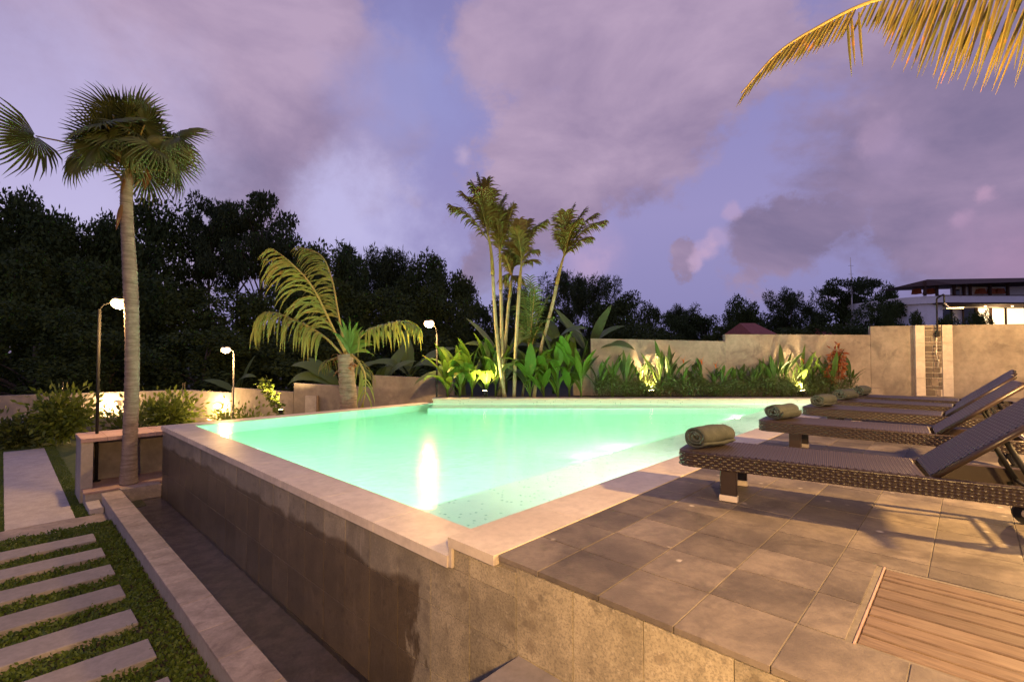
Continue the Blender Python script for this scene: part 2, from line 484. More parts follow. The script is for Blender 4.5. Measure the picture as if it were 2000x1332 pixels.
def water(name, wave, strength, rough, absorb=None, dens=0):
    m, t, b, out = newmat(name)
    b.inputs['Base Color'].default_value = (1, 1, 1, 1)
    b.inputs['Transmission Weight'].default_value = 1.0
    b.inputs['IOR'].default_value = 1.333
    b.inputs['Roughness'].default_value = rough
    pos = N(t, 'ShaderNodeNewGeometry').outputs['Position']
    bn = N(t, 'ShaderNodeBump'); bn.inputs['Strength'].default_value = strength; bn.inputs['Distance'].default_value = .02 if absorb else .03
    h = noise(t, pos, wave, 4, .5, .3)
    t.links.new(h, bn.inputs['Height']); t.links.new(bn.outputs[0], b.inputs['Normal'])
    if absorb:
        va = N(t, 'ShaderNodeVolumeAbsorption')
        va.inputs['Color'].default_value = (*absorb, 1)
        va.inputs['Density'].default_value = dens
        t.links.new(va.outputs[0], out.inputs['Volume'])
    return m
M['water'] = water('pool_water', 6.0, .22, .12, (.43, .92, .76), .27)
M['gwater'] = water('channel_water', 8.0, .5, .015)

# ---------------------------------------------------------------- mesh helpers
class MB:
    def __init__(s): s.v, s.f = [], []
    def add(s, v, f):
        n = len(s.v)
        s.v.extend([tuple(p) for p in v]); s.f.extend([tuple(i + n for i in q) for q in f]); return s
    def box(s, x0, x1, y0, y1, z0, z1):
        return s.add([(x0, y0, z0), (x1, y0, z0), (x1, y1, z0), (x0, y1, z0), (x0, y0, z1), (x1, y0, z1), (x1, y1, z1), (x0, y1, z1)],
                     [(3, 2, 1, 0), (4, 5, 6, 7), (0, 1, 5, 4), (1, 2, 6, 5), (2, 3, 7, 6), (3, 0, 4, 7)])
    def tube(s, pts, rad, n=8, cap=True):
        pts = [Vector(p) for p in pts]
        if not hasattr(rad, '__len__'): rad = [rad] * len(pts)
        base = len(s.v); up = None
        for i, p in enumerate(pts):
            d = (pts[min(i + 1, len(pts) - 1)] - pts[max(i - 1, 0)]).normalized()
            if up is None:
                up = d.orthogonal().normalized()
            up = (up - d * up.dot(d)).normalized()
            sd_ = d.cross(up)
            for k in range(n):
                a = 2 * math.pi * k / n
                s.v.append(tuple(p + (up * math.cos(a) + sd_ * math.sin(a)) * rad[i]))
        for i in range(len(pts) - 1):
            for k in range(n):
                a, b_ = base + i * n + k, base + i * n + (k + 1) % n
                s.f.append((a, b_, b_ + n, a + n))
        if cap:
            s.f.append(tuple(base + k for k in range(n))[::-1])
            s.f.append(tuple(base + (len(pts) - 1) * n + k for k in range(n)))
        return s
    def prism(s, poly, z0, z1):
        n = len(poly)
        return s.add([(p[0], p[1], z0) for p in poly] + [(p[0], p[1], z1) for p in poly],
                     [tuple(range(n))[::-1], tuple(range(n, 2 * n))] + [(i, (i + 1) % n, n + (i + 1) % n, n + i) for i in range(n)])
    def mesh(s, name, mat=None, smooth=False):
        me = bpy.data.meshes.new(name)
        me.from_pydata([tuple(p) for p in s.v], [], s.f)
        if mat: me.materials.append(M[mat] if isinstance(mat, str) else mat)
        if smooth: me.polygons.foreach_set('use_smooth', [True] * len(me.polygons))
        me.update()
        return me
    def obj(s, name, mat, parent=None, smooth=False, loc=None):
        return place(name, s.mesh(name, mat, smooth), parent, loc)

def place(name, me, parent=None, loc=None, rot=None, scale=None):
    o = bpy.data.objects.new(name, me)
    C.objects.link(o)
    if parent: o.parent = parent
    if loc is not None: o.location = loc
    if rot is not None: o.rotation_euler = rot
    if scale is not None: o.scale = scale
    return o

def bevbox(name, mat, sx, sy, sz, b, seg=1):
    bm = bmesh.new()
    bmesh.ops.create_cube(bm, size=1)
    bmesh.ops.scale(bm, vec=(sx, sy, sz), verts=bm.verts)
    bmesh.ops.bevel(bm, geom=bm.edges, offset=b, segments=seg, affect='EDGES', profile=.6)
    me = bpy.data.meshes.new(name)
    bm.to_mesh(me); bm.free()
    me.materials.append(M[mat])
    return me

_bb = {}
def block(name, mat, x0, x1, y0, y1, z0, z1, parent=None, b=.004, jit=0):
    k = (mat, round(x1 - x0, 4), round(y1 - y0, 4), round(z1 - z0, 4), b)
    if k not in _bb: _bb[k] = bevbox(name, mat, x1 - x0, y1 - y0, z1 - z0, b)
    loc = ((x0 + x1) / 2, (y0 + y1) / 2, (z0 + z1) / 2 + (random.uniform(-jit, jit) if jit else 0))
    return place(name, _bb[k], parent, loc, (random.uniform(-jit, jit) * .6, random.uniform(-jit, jit) * .6, 0) if jit else None)

def tag(o, label=None, cat=None, group=None, kind=None):
    if label: o['label'] = label
    if cat: o['category'] = cat
    if group: o['group'] = group
    if kind: o['kind'] = kind
    return o
def thing(name, label, cat, loc=(0, 0, 0), rz=0, group=None):
    o = bpy.data.objects.new(name, None)
    o.empty_display_size = .1
    C.objects.link(o)
    o.location = loc; o.rotation_euler = (0, 0, rz)
    return tag(o, label, cat, group)
def struct(o): return tag(o, kind='structure')
def copy_tree(o, parent=None):
    c = o.copy(); C.objects.link(c)
    if parent: c.parent = parent
    for ch in list(o.children): copy_tree(ch, c)
    return c
def point(name, loc, watts, col, radius, parent=None, kind='POINT', spot=None, aim=None):
    l = bpy.data.lights.new(name, kind)
    l.energy = watts; l.color = col; l.shadow_soft_size = radius
    if kind == 'SPOT':
        l.spot_size = spot; l.spot_blend = .6
    o = bpy.data.objects.new(name, l); C.objects.link(o)
    o.location = loc
    if aim is not None: o.rotation_euler = Vector(aim).to_track_quat('-Z', 'Y').to_euler()
    if parent: o.parent = parent
    return o

# ================================================================ THE SETTING
Z_WATER, Z_RIM = -.132, -.126
FAR_Y = 13.2                                         # far rim of the pool runs square to the lens axis
def u_at(v, Y): return (Y - O.y - v * UX) / UY

struct(MB().add([(-600, -200, -1.62), (600, -200, -1.62), (600, 1200, -1.62), (-600, 1200, -1.62)], [(0, 1, 2, 3)]).obj('ground', 'ground'))

# ---- pool deck: bed, stone tiles, timber hatch
H_U0, H_U1, H_V0 = .43, 1.404, -1.735
deck = place('pool_deck', MB().box(.02, 20, -12, -.002, -1.6, -.07).box(.02, H_U0, -12, -.002, -.07, -.005).box(H_U1, 20, -12, -.002, -.07, -.005)
             .box(H_U0, H_U1, H_V0, -.002, -.07, -.005).mesh('pool_deck', 'grout'), None, O, (0, 0, ANG))
struct(deck)
wall_a, wall_b = at(1700, 771, 14.4), at(2000, 780, 13.2)
wdir = Vector((wall_b.x - wall_a.x, wall_b.y - wall_a.y))
def behind_wall(p):
    if p.y > 14.3: return True
    return (p.x - wall_a.x) * wdir.y - (p.y - wall_a.y) * wdir.x < .15
def proj(p):
    z = p[2] - CAM_H; c, s = math.cos(PITCH), math.sin(PITCH)
    yy = p[1] * c + z * s
    if yy < .05: return None
    return 1000 + F_PX * p[0] / yy, 666 - F_PX * (-p[1] * s + z * c) / yy, yy
tiles = []
us = [0.0] + [.02 + .4 * k for k in range(1, 36)]
vs = [-.012] + [-.33 - .4 * k for k in range(0, 27)]
for i in range(len(us) - 1):
    for j in range(len(vs) - 1):
        u0, u1, v1, v0 = us[i], us[i + 1], vs[j], vs[j + 1]
        rects = [(u0, u1, v0, v1)]
        if u1 > H_U0 - .02 and u0 < H_U1 + .02 and v0 < H_V0 + .02:      # cut round the hatch
            a0, a1, b1 = H_U0 - .022, H_U1 + .022, H_V0 + .022
            rects = []
            if u0 < a0: rects.append((u0, min(u1, a0), v0, v1))
            if u1 > a1: rects.append((max(u0, a1), u1, v0, v1))
            m0, m1 = max(u0, a0), min(u1, a1)
            if m1 > m0 and v1 > b1: rects.append((m0, m1, max(v0, b1), v1))
        for r in rects:
            if r[1] - r[0] < .015 or r[3] - r[2] < .015: continue
            c = uvw((r[0] + r[1]) / 2, (r[2] + r[3]) / 2)
            if behind_wall(c): continue
            q = proj(c)
            vis = q is not None and -60 < q[0] < 2080 and q[1] < 1380
            tiles.append((0 if vis else 1, c.length, r))
tiles.sort(key=lambda t: t[:2])
g = .0028
rest = MB()
for k, (_, _, r) in enumerate(tiles):
    if k < 290:
        block('tile', 'tile', r[0] + g, r[1] - g, r[2] + g, r[3] - g, -.03, 0, deck, .0015, .0010)
    else:
        rest.box(r[0] + g, r[1] - g, r[2] + g, r[3] - g, -.03, 0)
tag(rest.obj('far_tiles', 'tile', deck), kind='stuff')

hatch = thing('timber_hatch', 'slatted brown timber hatch set flush into the stone deck', 'hatch', O, ANG)
MB().box(H_U0 + .002, H_U1 - .002, -4.2, H_V0 - .014, -.069, -.060).obj('gap_shade_sheet', 'black', hatch)  # black sheet added under the planks, standing in for shade in the gaps
pu = H_U0
widths = [.10, .105, .112, .12, .12, .125, .12, .06, .108]
for k, w in enumerate(widths):
    w = w * (H_U1 - H_U0) / sum(widths)
    block('plank', 'wood', pu + .008, pu + w - .008, -4.2, H_V0 - .016, -.045, -.004 + random.uniform(-.002, .002), hatch, .004)
    pu += w
block('frame', 'pinkcap', H_U0 - .018, H_U1 + .018, H_V0 - .012, H_V0 - .003, -.06, .001, hatch, .002)

# ---- swimming pool
pool = thing('swimming_pool', 'raised overflow swimming pool with cream coping and tuff panelled side', 'pool', O, ANG)
P1, P2 = (.42, .44), (.42, 8.5)
P3, P4 = (u_at(8.5, FAR_Y), 8.5), (u_at(.44, FAR_Y), .44)
MB().box(.022, .40, .0, 8.9, -1.6, -.20).box(.40, P3[0], 8.52, 8.9, -1.6, -.20).obj('wall_core', 'joint', pool)
# basin: walls, floor, ledges
bz = -1.45
def lerp(a, b, t): return (a[0] + (b[0] - a[0]) * t, a[1] + (b[1] - a[1]) * t)
bas = MB()
poly = [P1, P2, P3, P4]
for a, b in zip(poly, poly[1:] + poly[:1]):
    bas.add([(*a, bz), (*b, bz), (*b, -.064), (*a, -.064)], [(0, 1, 2, 3)])
bas.add([(*p, bz) for p in poly], [(0, 1, 2, 3)])
bas.v = [(x, y, min(z, -.13) if (y < 8.6 and x < .43) or y > 8.49 else z) for x, y, z in bas.v]
bas.obj('basin', 'plaster', pool)
LZ = -.32
ledge = MB().prism([(.421, .441), (P4[0] - .6, .441), (P4[0] - 1.9, 1.55), (.421, 1.55)], bz + .01, LZ)
ledge.obj('bench_ledge', 'plaster', pool)
e3, e4 = Vector((*P3, 0)), Vector((*P4, 0))
dv = (e4 - e3).normalized(); nin = Vector((-dv.y, dv.x, 0))
if (nin.y * -1 + nin.x * -1) < 0: nin = -nin
fl = [e3 + nin * .005, e4 + nin * .005, e4 + nin * .95, e3 + nin * .95]
MB().prism([(p.x, p.y) for p in fl][::-1], bz + .012, LZ - .01).obj('bench_ledge', 'plaster', pool)
# coping slabs
for k in range(9):
    a, b = .443 + k * (8.457 / 9), .443 + (k + 1) * (8.457 / 9)
    block('coping_slab', 'coping', -.028, .42, a + .0015, b - .0015, -.205, Z_RIM, pool, .0012)
uu = -.028
k = 0
while uu < P4[0] + .5:
    L_ = .9
    block('coping_slab', 'coping', uu + .0015, uu + L_ - .0015, 0, .44, -.062, .002, pool, .0012)
    uu += L_
uu = .423
while uu < P3[0] - .02:
    L_ = min(.9, P3[0] - uu)
    block('coping_slab', 'coping', uu + .0015, uu + L_ - .0015, 8.5, 8.9, -.205, Z_RIM, pool, .0012)
    uu += L_
block('coping_return', 'coping', -.02, .40, .405, .443, -.20, -.064, pool, .003)
# far rim: pebble face and cream slabs, square to the view
fx0, fx1 = uvw(*P3).x - .02, uvw(*P4).x + .6
far = thing('far_pool_rim', 'raised cream rim with pebble face along the far side of the pool', 'pool rim', (0, 0, 0))
MB().box(fx0, fx1, FAR_Y + .004, FAR_Y + .34, -1.5, -.046).obj('pebble_face', 'plaster', far)
xx = fx0 - .03
while xx < fx1:
    block('rim_slab', 'coping', xx + .002, min(xx + .9, fx1) - .002, FAR_Y - .015, FAR_Y + .36, -.045, .002, far, .005)
    xx += .9
# stone panels on the outer face
rows_pool = [(-.522, -.208), (-.980, -.526), (-1.438, -.984), (-1.6, -1.442)]
rows_deck = [(-.522, -.034), (-.980, -.526)]
col = [-.163 - .41 * k for k in range(10, 0, -1)] + [-.163 + .41 * k for k in range(0, 24)]
for a, b in zip(col[:-1], col[1:]):
    if a > 8.9: break
    b = min(b, 8.9)
    pieces = []
    if b <= .02: pieces = [(z0, z1) for z0, z1 in rows_deck]
    elif a < .44 < b or (a < 0 < b):
        pieces = rows_pool[1:] + [(-.522, -.208)]
        block('stone_panel', 'tuff', 0, .022, a + .0015, min(b, .44) - .0015, -.206, -.064, pool, .002)
    elif b <= .44:
        pieces = rows_pool[1:] + [(-.522, -.208)]
        block('stone_panel', 'tuff', 0, .022, a + .0015, b - .0015, -.206, -.064, pool, .002)
    else: pieces = rows_pool
    for z0, z1 in pieces:
        block('stone_panel', 'tuff', random.uniform(-.0015, .0015), .022, a + .002, b - .002, z0, z1, pool, .001)
# underwater lamps
def pool_lamp(u, v, z, nrm, watts, colr, glow='spot_glow', off=.16):
    m = MB()
    d = Vector((*nrm, 0)).normalized()
    m.tube([Vector((u, v, z)), Vector((u, v, z)) + d * .03], .09, 20)
    o = m.obj('pool_lamp', 'steel', pool)
    g_ = MB().tube([Vector((u, v, z)) + d * .031, Vector((u, v, z)) + d * .036], .07, 20).obj('lens', glow, o)
    p = uvw(*(Vector((u, v, 0)) + d * off).xy, z)
    point('pool_lamp_light', p, watts, colr, .06)
LC = (1, .97, .80)
for u in (2.5, 3.3, 7.4, 8.4, 10.6, 12.2): pool_lamp(u, .442, -.215, (0, 1), 650, LC, off=.09)
for u, w_ in ((3.4, 3000), (4.2, 3200), (9.2, 800)): pool_lamp(u, 1.552, -.66, (0, 1), w_ * 1.5, LC, off=.09)
for v_, w_, c_ in ((2.6, 110, (.85, 1, .82)), (4.2, 120, (.82, 1, .76)), (5.8, 130, (.78, 1, .70)), (7.4, 150, (.74, 1, .64))): pool_lamp(.425, v_, -.60, (1, 0), w_ * .95, c_, off=.09)
ep = [(P1[0] - .01, P1[1] - .01), (P2[0] - .01, P2[1] + .01), (P3[0] + .012, P3[1] + .01), (P4[0] + .02, P4[1] - .01)]
pw = place('pool_water', MB().prism(ep[::-1], bz - .008, Z_WATER).mesh('pool_water', 'water'), None, O, (0, 0, ANG))
struct(pw)

# ---- overflow channel beside the pool
struct(place('channel_floor', MB().box(-.62, .0, -.16, 8.9, -1.66, -1.56).mesh('channel_floor', 'stoneclad'), None, O, (0, 0, ANG)))
struct(place('channel_water', MB().add([(-.615, -.15, -1.43), (.02, -.15, -1.43), (.02, 8.9, -1.43), (-.615, 8.9, -1.43)], [(0, 1, 2, 3)]).mesh('channel_water', 'gwater'), None, O, (0, 0, ANG)))
cw = thing('channel_wall', 'low rendered wall with weathered stone cap along the overflow channel', 'wall', O, ANG)
MB().box(-.862, -.612, -.2, 8.9, -1.62, -1.232).obj('wall_body', 'renderwall', cw)
va = -.2
for L_ in (.62, .58, .66, .60, .55, .64, .6, .62, .57, .63, .6, .62, .6, .6, .61):
    b = min(va + L_, 8.9)
    block('cap_stone', 'capstone', -.876, -.60, va + .002, b - .002, -1.23, -1.20, cw, .004, .001)
    va = b
    if va >= 8.89: break
# ---- landing in front of the deck
landing = place('landing', MB().box(-3.2, -.004, -6, -.19, -1.6, -.56).mesh('landing', 'renderwall'), None, O, (0, 0, ANG))
struct(landing)
for i in range(6):
    for j in range(6):
        block('tile', 'slab', -.5 * (i + 1) + .003, -.5 * i - .008, -.19 - .6 * (j + 1) + .002, -.19 - .6 * j - .002, -.562, -.52, landing, .003)

# ---- lower garden
struct(place('garden_soil', MB().box(-8, -.86, -3, 7.82, -1.6, -1.44).mesh('garden_soil', 'soil'), None, O, (0, 0, ANG)))
step_v = [7.14 - .752 * k for k in range(9)]
names = ['farthest', 'second farthest', 'third farthest', 'fourth farthest', 'fifth farthest', 'sixth farthest', 'seventh farthest', 'eighth farthest', 'nearest']
for k, v1 in enumerate(step_v):
    if k > 7: break
    o = place('stepping_slab', bevbox('stepping_slab', 'slab', 1.65, .37, .12, .006), None, uvw(-1.14 - .825 + random.uniform(-.01, .01), v1 - .185, -1.43), (0, 0, ANG + R(random.uniform(-.6, .6))))
    tag(o, 'grey stepping slab in the ground cover, %s from the camera' % names[k] if k else 'grey stepping slab next to the paving band, farthest from the camera', 'slab', 'stepping slabs')
struct(place('paving_band', MB().box(-6, -.87, 7.84, 8.48, -1.6, -1.445).mesh('paving_band', 'capstone'), None, O, (0, 0, ANG)))
struct(place('lawn', MB().box(-14, -.3, 8.485, 24, -1.6, -1.462).mesh('lawn', 'lawn'), None, O, (0, 0, ANG)))
struct(place('garden_path', MB().box(-2.03, -1.235, 8.49, 16.9, -1.6, -1.44).mesh('garden_path', 'path'), None, O, (0, 0, ANG)))
# leafy ground cover between the slabs: nobody could count it
def leafcloud(P, A, L, Wd):
    """P points, A leaf axes (unit), L lengths, Wd widths -> verts, faces of diamond leaves"""
    n = len(P)
    rnd = rng.normal(size=(n, 3))
    side = np.cross(A, rnd); side /= np.linalg.norm(side, axis=1)[:, None] + 1e-9
    V = np.empty((n, 4, 3))
    V[:, 0] = P; V[:, 2] = P + A * L[:, None]
    mid = P + A * (L * .45)[:, None]
    V[:, 1] = mid + side * (Wd * .5)[:, None]; V[:, 3] = mid - side * (Wd * .5)[:, None]
    idx = np.arange(n * 4).reshape(n, 4)
    return V.reshape(-1, 3), idx
def cloud_mesh(name, mat, parts):
    vs_, fs, off = [], [], 0
    for V, Fc in parts:
        vs_.append(V); fs.append(Fc + off); off += len(V)
    V, Fc = np.concatenate(vs_), np.concatenate(fs)
    me = bpy.data.meshes.new(name)
    me.vertices.add(len(V)); me.vertices.foreach_set('co', V.astype(np.float32).ravel())
    me.loops.add(Fc.size); me.loops.foreach_set('vertex_index', Fc.astype(np.int32).ravel())
    me.polygons.add(len(Fc)); me.polygons.foreach_set('loop_start', np.arange(0, Fc.size, 4, dtype=np.int32))
    me.polygons.foreach_set('loop_total', np.full(len(Fc), 4, dtype=np.int32))
    me.materials.append(M[mat]); me.update(calc_edges=True)
    return me
n = 60000
gu = rng.uniform(-2.9, -.87, n); gv = rng.uniform(.8, 7.83, n)
keep = np.ones(n, bool)
for v1 in step_v: keep &= ~((gu < -1.15) & (gv < v1 - .004 - .03 * rng.random(n) ** 2) & (gv > v1 - .366 + .03 * rng.random(n) ** 2))
gu, gv = gu[keep], gv[keep]; n = len(gu)
edge = np.minimum(np.abs(((7.14 - gv) % .752) - .56) / .19, 1)
ht = .02 + .045 * np.sin(gu * 9 + 3 * np.sin(gv * 5)) ** 2 * rng.uniform(.3, 1, n) + .02 * rng.random(n)
P = np.stack([gu, gv, -1.45 + ht * rng.uniform(.3, 1, n)], 1)
A = rng.normal(size=(n, 3)); A[:, 2] = np.abs(A[:, 2]) * .8 + .2; A /= np.linalg.norm(A, axis=1)[:, None]
gc = place('ground_cover', cloud_mesh('ground_cover', 'clover', [leafcloud(P, A, rng.uniform(.025, .05, n), rng.uniform(.016, .03, n))]), None, O, (0, 0, ANG))
tag(gc, 'low leafy green ground cover growing between the stepping slabs', 'ground cover', kind='stuff')
n = 30000
gu = rng.uniform(-2.6, -1.0, n); gv = 8.5 + 9 * rng.random(n) ** 1.3
keep = (gu > -1.235) | (gu < -2.03); gu, gv = gu[keep], gv[keep]; n = len(gu)
P = np.stack([gu, gv, np.full(n, -1.464)], 1); A = rng.normal(size=(n, 3)) * .6; A[:, 2] = 1; A /= np.linalg.norm(A, axis=1)[:, None]
tag(place('lawn_grass', cloud_mesh('lawn_grass', 'clover', [leafcloud(P, A, rng.uniform(.03, .05, n), rng.uniform(.008, .014, n))]), None, O, (0, 0, ANG)),
    'short mown grass beside the garden path', 'grass', kind='stuff')

# ---- stone counter and planter bench at the pool corner
ct = thing('stone_counter', 'stone counter on a square pier beside the left pool corner', 'counter', O, ANG)
for a, b in ((-1.11, -.74), (-.74, -.37), (-.37, .0), (.0, .37), (.37, .74)):
    block('counter_slab', 'pinkcap', a + .0015, b - .0015, 9.42, 10.34, -.375, -.30, ct, .005)
block('pier', 'renderwall', -1.10, -.93, 9.46, 10.1, -1.45, -.377, ct, .004)
block('back_panel', 'concrete_l', -1.10, .72, 10.12, 10.3, -1.45, -.377, ct, .004)
pb = thing('planter_bench', 'low pale stone bench round the base of the fan palm', 'bench', O, ANG)
block('bench_slab', 'pinkcap', -1.08, .7, 9.12, 10.11, -1.24, -1.20, pb, .005)
block('bench_body', 'renderwall', -1.06, .7, 9.14, 10.10, -1.6, -1.242, pb, .003)
block('bench_step', 'path', -1.06, -.875, 8.52, 9.13, -1.6, -1.36, pb, .004)
block('channel_end', 'capstone', -.60, -.004, 8.905, 9.115, -1.6, -1.20, pb, .004)

# ---- boundary walls
bwl = thing('boundary_wall', 'grey rendered boundary wall stepping up behind the left garden', 'wall')
def wall_section(px0, py0, Y0, px1, py1, Y1, zb, parent, mat, th=.14, name='wall_section'):
    a, b = at(px0, py0, Y0), at(px1, py1, Y1)
    d = Vector((b.x - a.x, b.y - a.y, 0)).normalized(); nn = Vector((-d.y, d.x, 0)) * th
    if nn.y < 0: nn = -nn
    vs_ = []
    for p in (a, b):
        for off in (Vector(), nn):
            vs_ += [(p.x + off.x, p.y + off.y, zb), (p.x + off.x, p.y + off.y, p.z)]
    return MB().add(vs_, [(0, 4, 5, 1), (2, 3, 7, 6), (1, 5, 7, 3), (0, 2, 6, 4), (0, 1, 3, 2), (4, 6, 7, 5)]).obj(name, mat, parent)
wall_section(-420, 786, 14.0, 356, 761.5, 18.2, -1.6, bwl, 'concrete_l')
wall_section(357, 761.5, 18.2, 452, 767, 17.7, -1.6, bwl, 'concrete_l')
wall_section(453, 757, 17.69, 573, 766, 17.1, -1.6, bwl, 'concrete_l')
wall_section(574, 748, 17.09, 727, 757, 16.4, -1.6, bwl, 'concrete_l')
wall_section(727.5, 733, 16.39, 885, 740, 15.7, -1.6, bwl, 'concrete_l')
wall_section(-420, 831, 13.0, 352, 811, 17.4, -1.6, bwl, 'concrete_l', .5, 'footing')
pt = wall_section(596, 773, 16.88, 620, 774, 16.80, -1.5, bwl, 'path', .1, 'unfinished_patch')
wall_section(617.5, 773, 16.76, 621, 773, 16.74, -1.5, bwl, 'wood', .05, 'timber_strip')
for px, Y in ((118, 15.9), (127, 15.9), (354, 18.1), (358, 18.1)):
    p = at(px, 763, Y)
    MB().tube([(p.x, p.y + .08, p.z - .1), (p.x, p.y + .08, p.z + .28)], .012, 6).obj('rebar', 'bark', bwl)

bwr = thing('garden_wall', 'weathered beige garden wall stepping up towards the right', 'wall')
wall_section(1154, 661, 14.45, 1416, 666.5, 14.42, -.5, bwr, 'concrete', .16)
wall_section(1416, 653, 14.41, 1700, 654, 14.40, -.5, bwr, 'concrete', .16)
wall_section(1700, 637.5, 14.39, 2350, 627, 12.3, -.5, bwr, 'concrete', .16)
wall_section(1120, 702, 14.5, 1156, 702, 14.5, -.5, bwr, 'concrete', .16)
wall_section(1672, 758, 14.1, 1724, 758, 14.1, -.5, bwr, 'concrete', .2, 'plinth')
struct(MB().box(fx0, 8.6, FAR_Y + .345, 14.6, -1.5, -.03).obj('planting_bed', 'soil'))

# ---- outdoor shower on the right wall
sp0 = at(1790, 770, 13.98); sp1 = at(1863, 773, 13.70)
sdirv = (sp1 - sp0); sw = Vector((sdirv.x, sdirv.y)).length; sang = math.atan2(sdirv.y, sdirv.x)
sh = thing('outdoor_shower', 'black rain shower on a stone clad panel against the garden wall', 'shower', (sp0.x, sp0.y, 0), sang)
sh_top = 2.04
MB().box(0.002, sw - .002, .02, .20, 0, sh_top - .004).obj('panel_body', 'coping', sh)
nb = 4
for k in range(nb):
    z0, z1 = k * sh_top / nb, (k + 1) * sh_top / nb
    for a, b in ((0, .22), (sw - .24, sw)):
        block('border_tile', 'coping', a, b, -.008, .03, z0 + .004, z1 - .004, sh, .003)
rs = random.Random(5)
z = .006
while z < sh_top - .02:
    hh = min(rs.choice((.10, .15, .19, .23)), sh_top - .006 - z)
    x = .226
    while x < sw - .25:
        w = min(rs.choice((.12, .18, .24, .30)), sw - .246 - x)
        if w < .04: break
        if hh > .17 and rs.random() < .35:
            hs_ = hh * rs.uniform(.4, .6)
            block('cladding_stone', 'stoneclad', x + .009, x + w - .009, rs.uniform(-.006, .004), .03, z + .009, z + hs_ - .009, sh, .004)
            block('cladding_stone', 'stoneclad', x + .009, x + w - .009, rs.uniform(-.006, .004), .03, z + hs_ + .009, z + hh - .009, sh, .004)
        else:
            block('cladding_stone', 'stoneclad', x + .009, x + w - .009, rs.uniform(-.006, .004), .03, z + .009, z + hh - .009, sh, .004)
        x += w
    z += hh
px_ = .50
MB().tube([(px_, -.05, 1.80), (px_, -.05, 2.75), (px_, -.08, 2.80), (px_ - .0, -.42, 2.86), (px_, -.46, 2.84), (px_, -.46, 2.62)], .022, 8).obj('pipe', 'black', sh)
hd = MB().box(px_ - .02, px_ + .36, -.62, -.28, 2.45, 2.475).obj('shower_head', 'steel', sh)
MB().tube([(px_ + .12, -.46, 2.475), (px_, -.46, 2.62)], .02, 8).obj('joint', 'steel', hd)
MB().tube([(px_, -.05, 1.86), (px_ - .03, -.06, 1.5), (px_ - .05, -.08, 1.2), (px_ + .01, -.08, .95), (px_ - .01, -.06, .82), (px_ + .02, -.05, 1.05)], .01, 6).obj('hose', 'steel', sh)
MB().box(px_ - .045, px_ + .045, -.075, -.02, 1.70, 1.84).obj('valve', 'black', sh)

# ================================================================ LAMPS
WARM = (1, .57, .19)
def lamp_post(base, z_top, head, label, group, watts, arm=True, mat='black'):
    """slim post with a short arm and a small flood head"""
    t = thing('lamp_post', label, 'lamp', base, 0, group)
    h = z_top - base[2]
    MB().tube([(0, 0, 0), (0, 0, h)], .026, 10).obj('pole', mat, t, True)
    MB().tube([(0, 0, 0), (0, 0, .02)], .07, 12).obj('base_plate', mat, t)
    hv = Vector(head) - Vector(base)
    MB().tube([(0, 0, h - .02), (hv.x * .15, hv.y * .15, h + (hv.z - h) * .5), (hv.x * .85, hv.y * .85, hv.z + .02)], .011, 8).obj('arm', mat, t, True)
    d = Vector((hv.x, hv.y, 0)).normalized() if Vector((hv.x, hv.y, 0)).length > .01 else Vector((0, -1, 0))
    hb = place('lamp_head', bevbox('lamp_head', mat, .22, .17, .05, .012), t, hv + Vector((0, 0, .045)), (R(0), 0, math.atan2(d.y, d.x)))
    MB().add(*ball(.135, (1.1, 1, .8))).obj('bulb', 'lamp_glow', hb, True, (0, 0, -.09))
    point('lamp_light', Vector(head) + Vector((0, 0, -.25)), watts, WARM, .09)
    return t
def ball(r, sc=(1, 1, 1), n=12, m=8):
    v, f = [], []
    for i in range(m + 1):
        a = math.pi * i / m
        for k in range(n):
            b = 2 * math.pi * k / n
            v.append((r * sc[0] * math.sin(a) * math.cos(b), r * sc[1] * math.sin(a) * math.sin(b), r * sc[2] * math.cos(a)))
    for i in range(m):
        for k in range(n):
            f.append((i * n + k, i * n + (k + 1) % n, (i + 1) * n + (k + 1) % n, (i + 1) * n + k))
    return v, f
GL = 'flood lamps on posts'
pb_ = uvw(-.83, 9.98, -1.20)
lamp_post(pb_, at(187, 604, pb_.y).z, at(234, 588, pb_.y - .15), 'tall black lamp post rising through the counter beside the fan palm', GL, 330)
b2 = at(455, 815, 16.6); b2.z = -1.46
lamp_post(b2, at(455, 690, 16.6).z, at(441, 681, 16.35), 'grey lamp post in front of the left boundary wall', GL, 280, mat='greypole')
b3 = at(853, 785, 13.75); b3.z = -1.46
lamp_post(b3, at(855, 652, 13.75).z, at(838, 629, 13.5), 'black lamp post at the back corner of the pool by the broad leaves', GL, 420)
# the terrace lamps that light the deck from the right and from behind the camera
b4 = uvw(3.9, -4.6, 0)
lamp_post(b4, 3.1, b4 + Vector((-.35, .1, 3.1)), 'black lamp post on the deck beyond the heads of the loungers', GL, 2400)
b5 = uvw(-3.15, -3.6, -.52)
lamp_post(b5, 2.35, b5 + Vector((.1, .25, 2.87)), 'black lamp post in the landing behind the camera', GL, 1750)
b6 = Vector((13.2, 10.2, 0))
lamp_post(b6, 3.1, b6 + Vector((-.4, .15, 3.1)), 'black lamp post near the garden wall right of the shower', GL, 950)

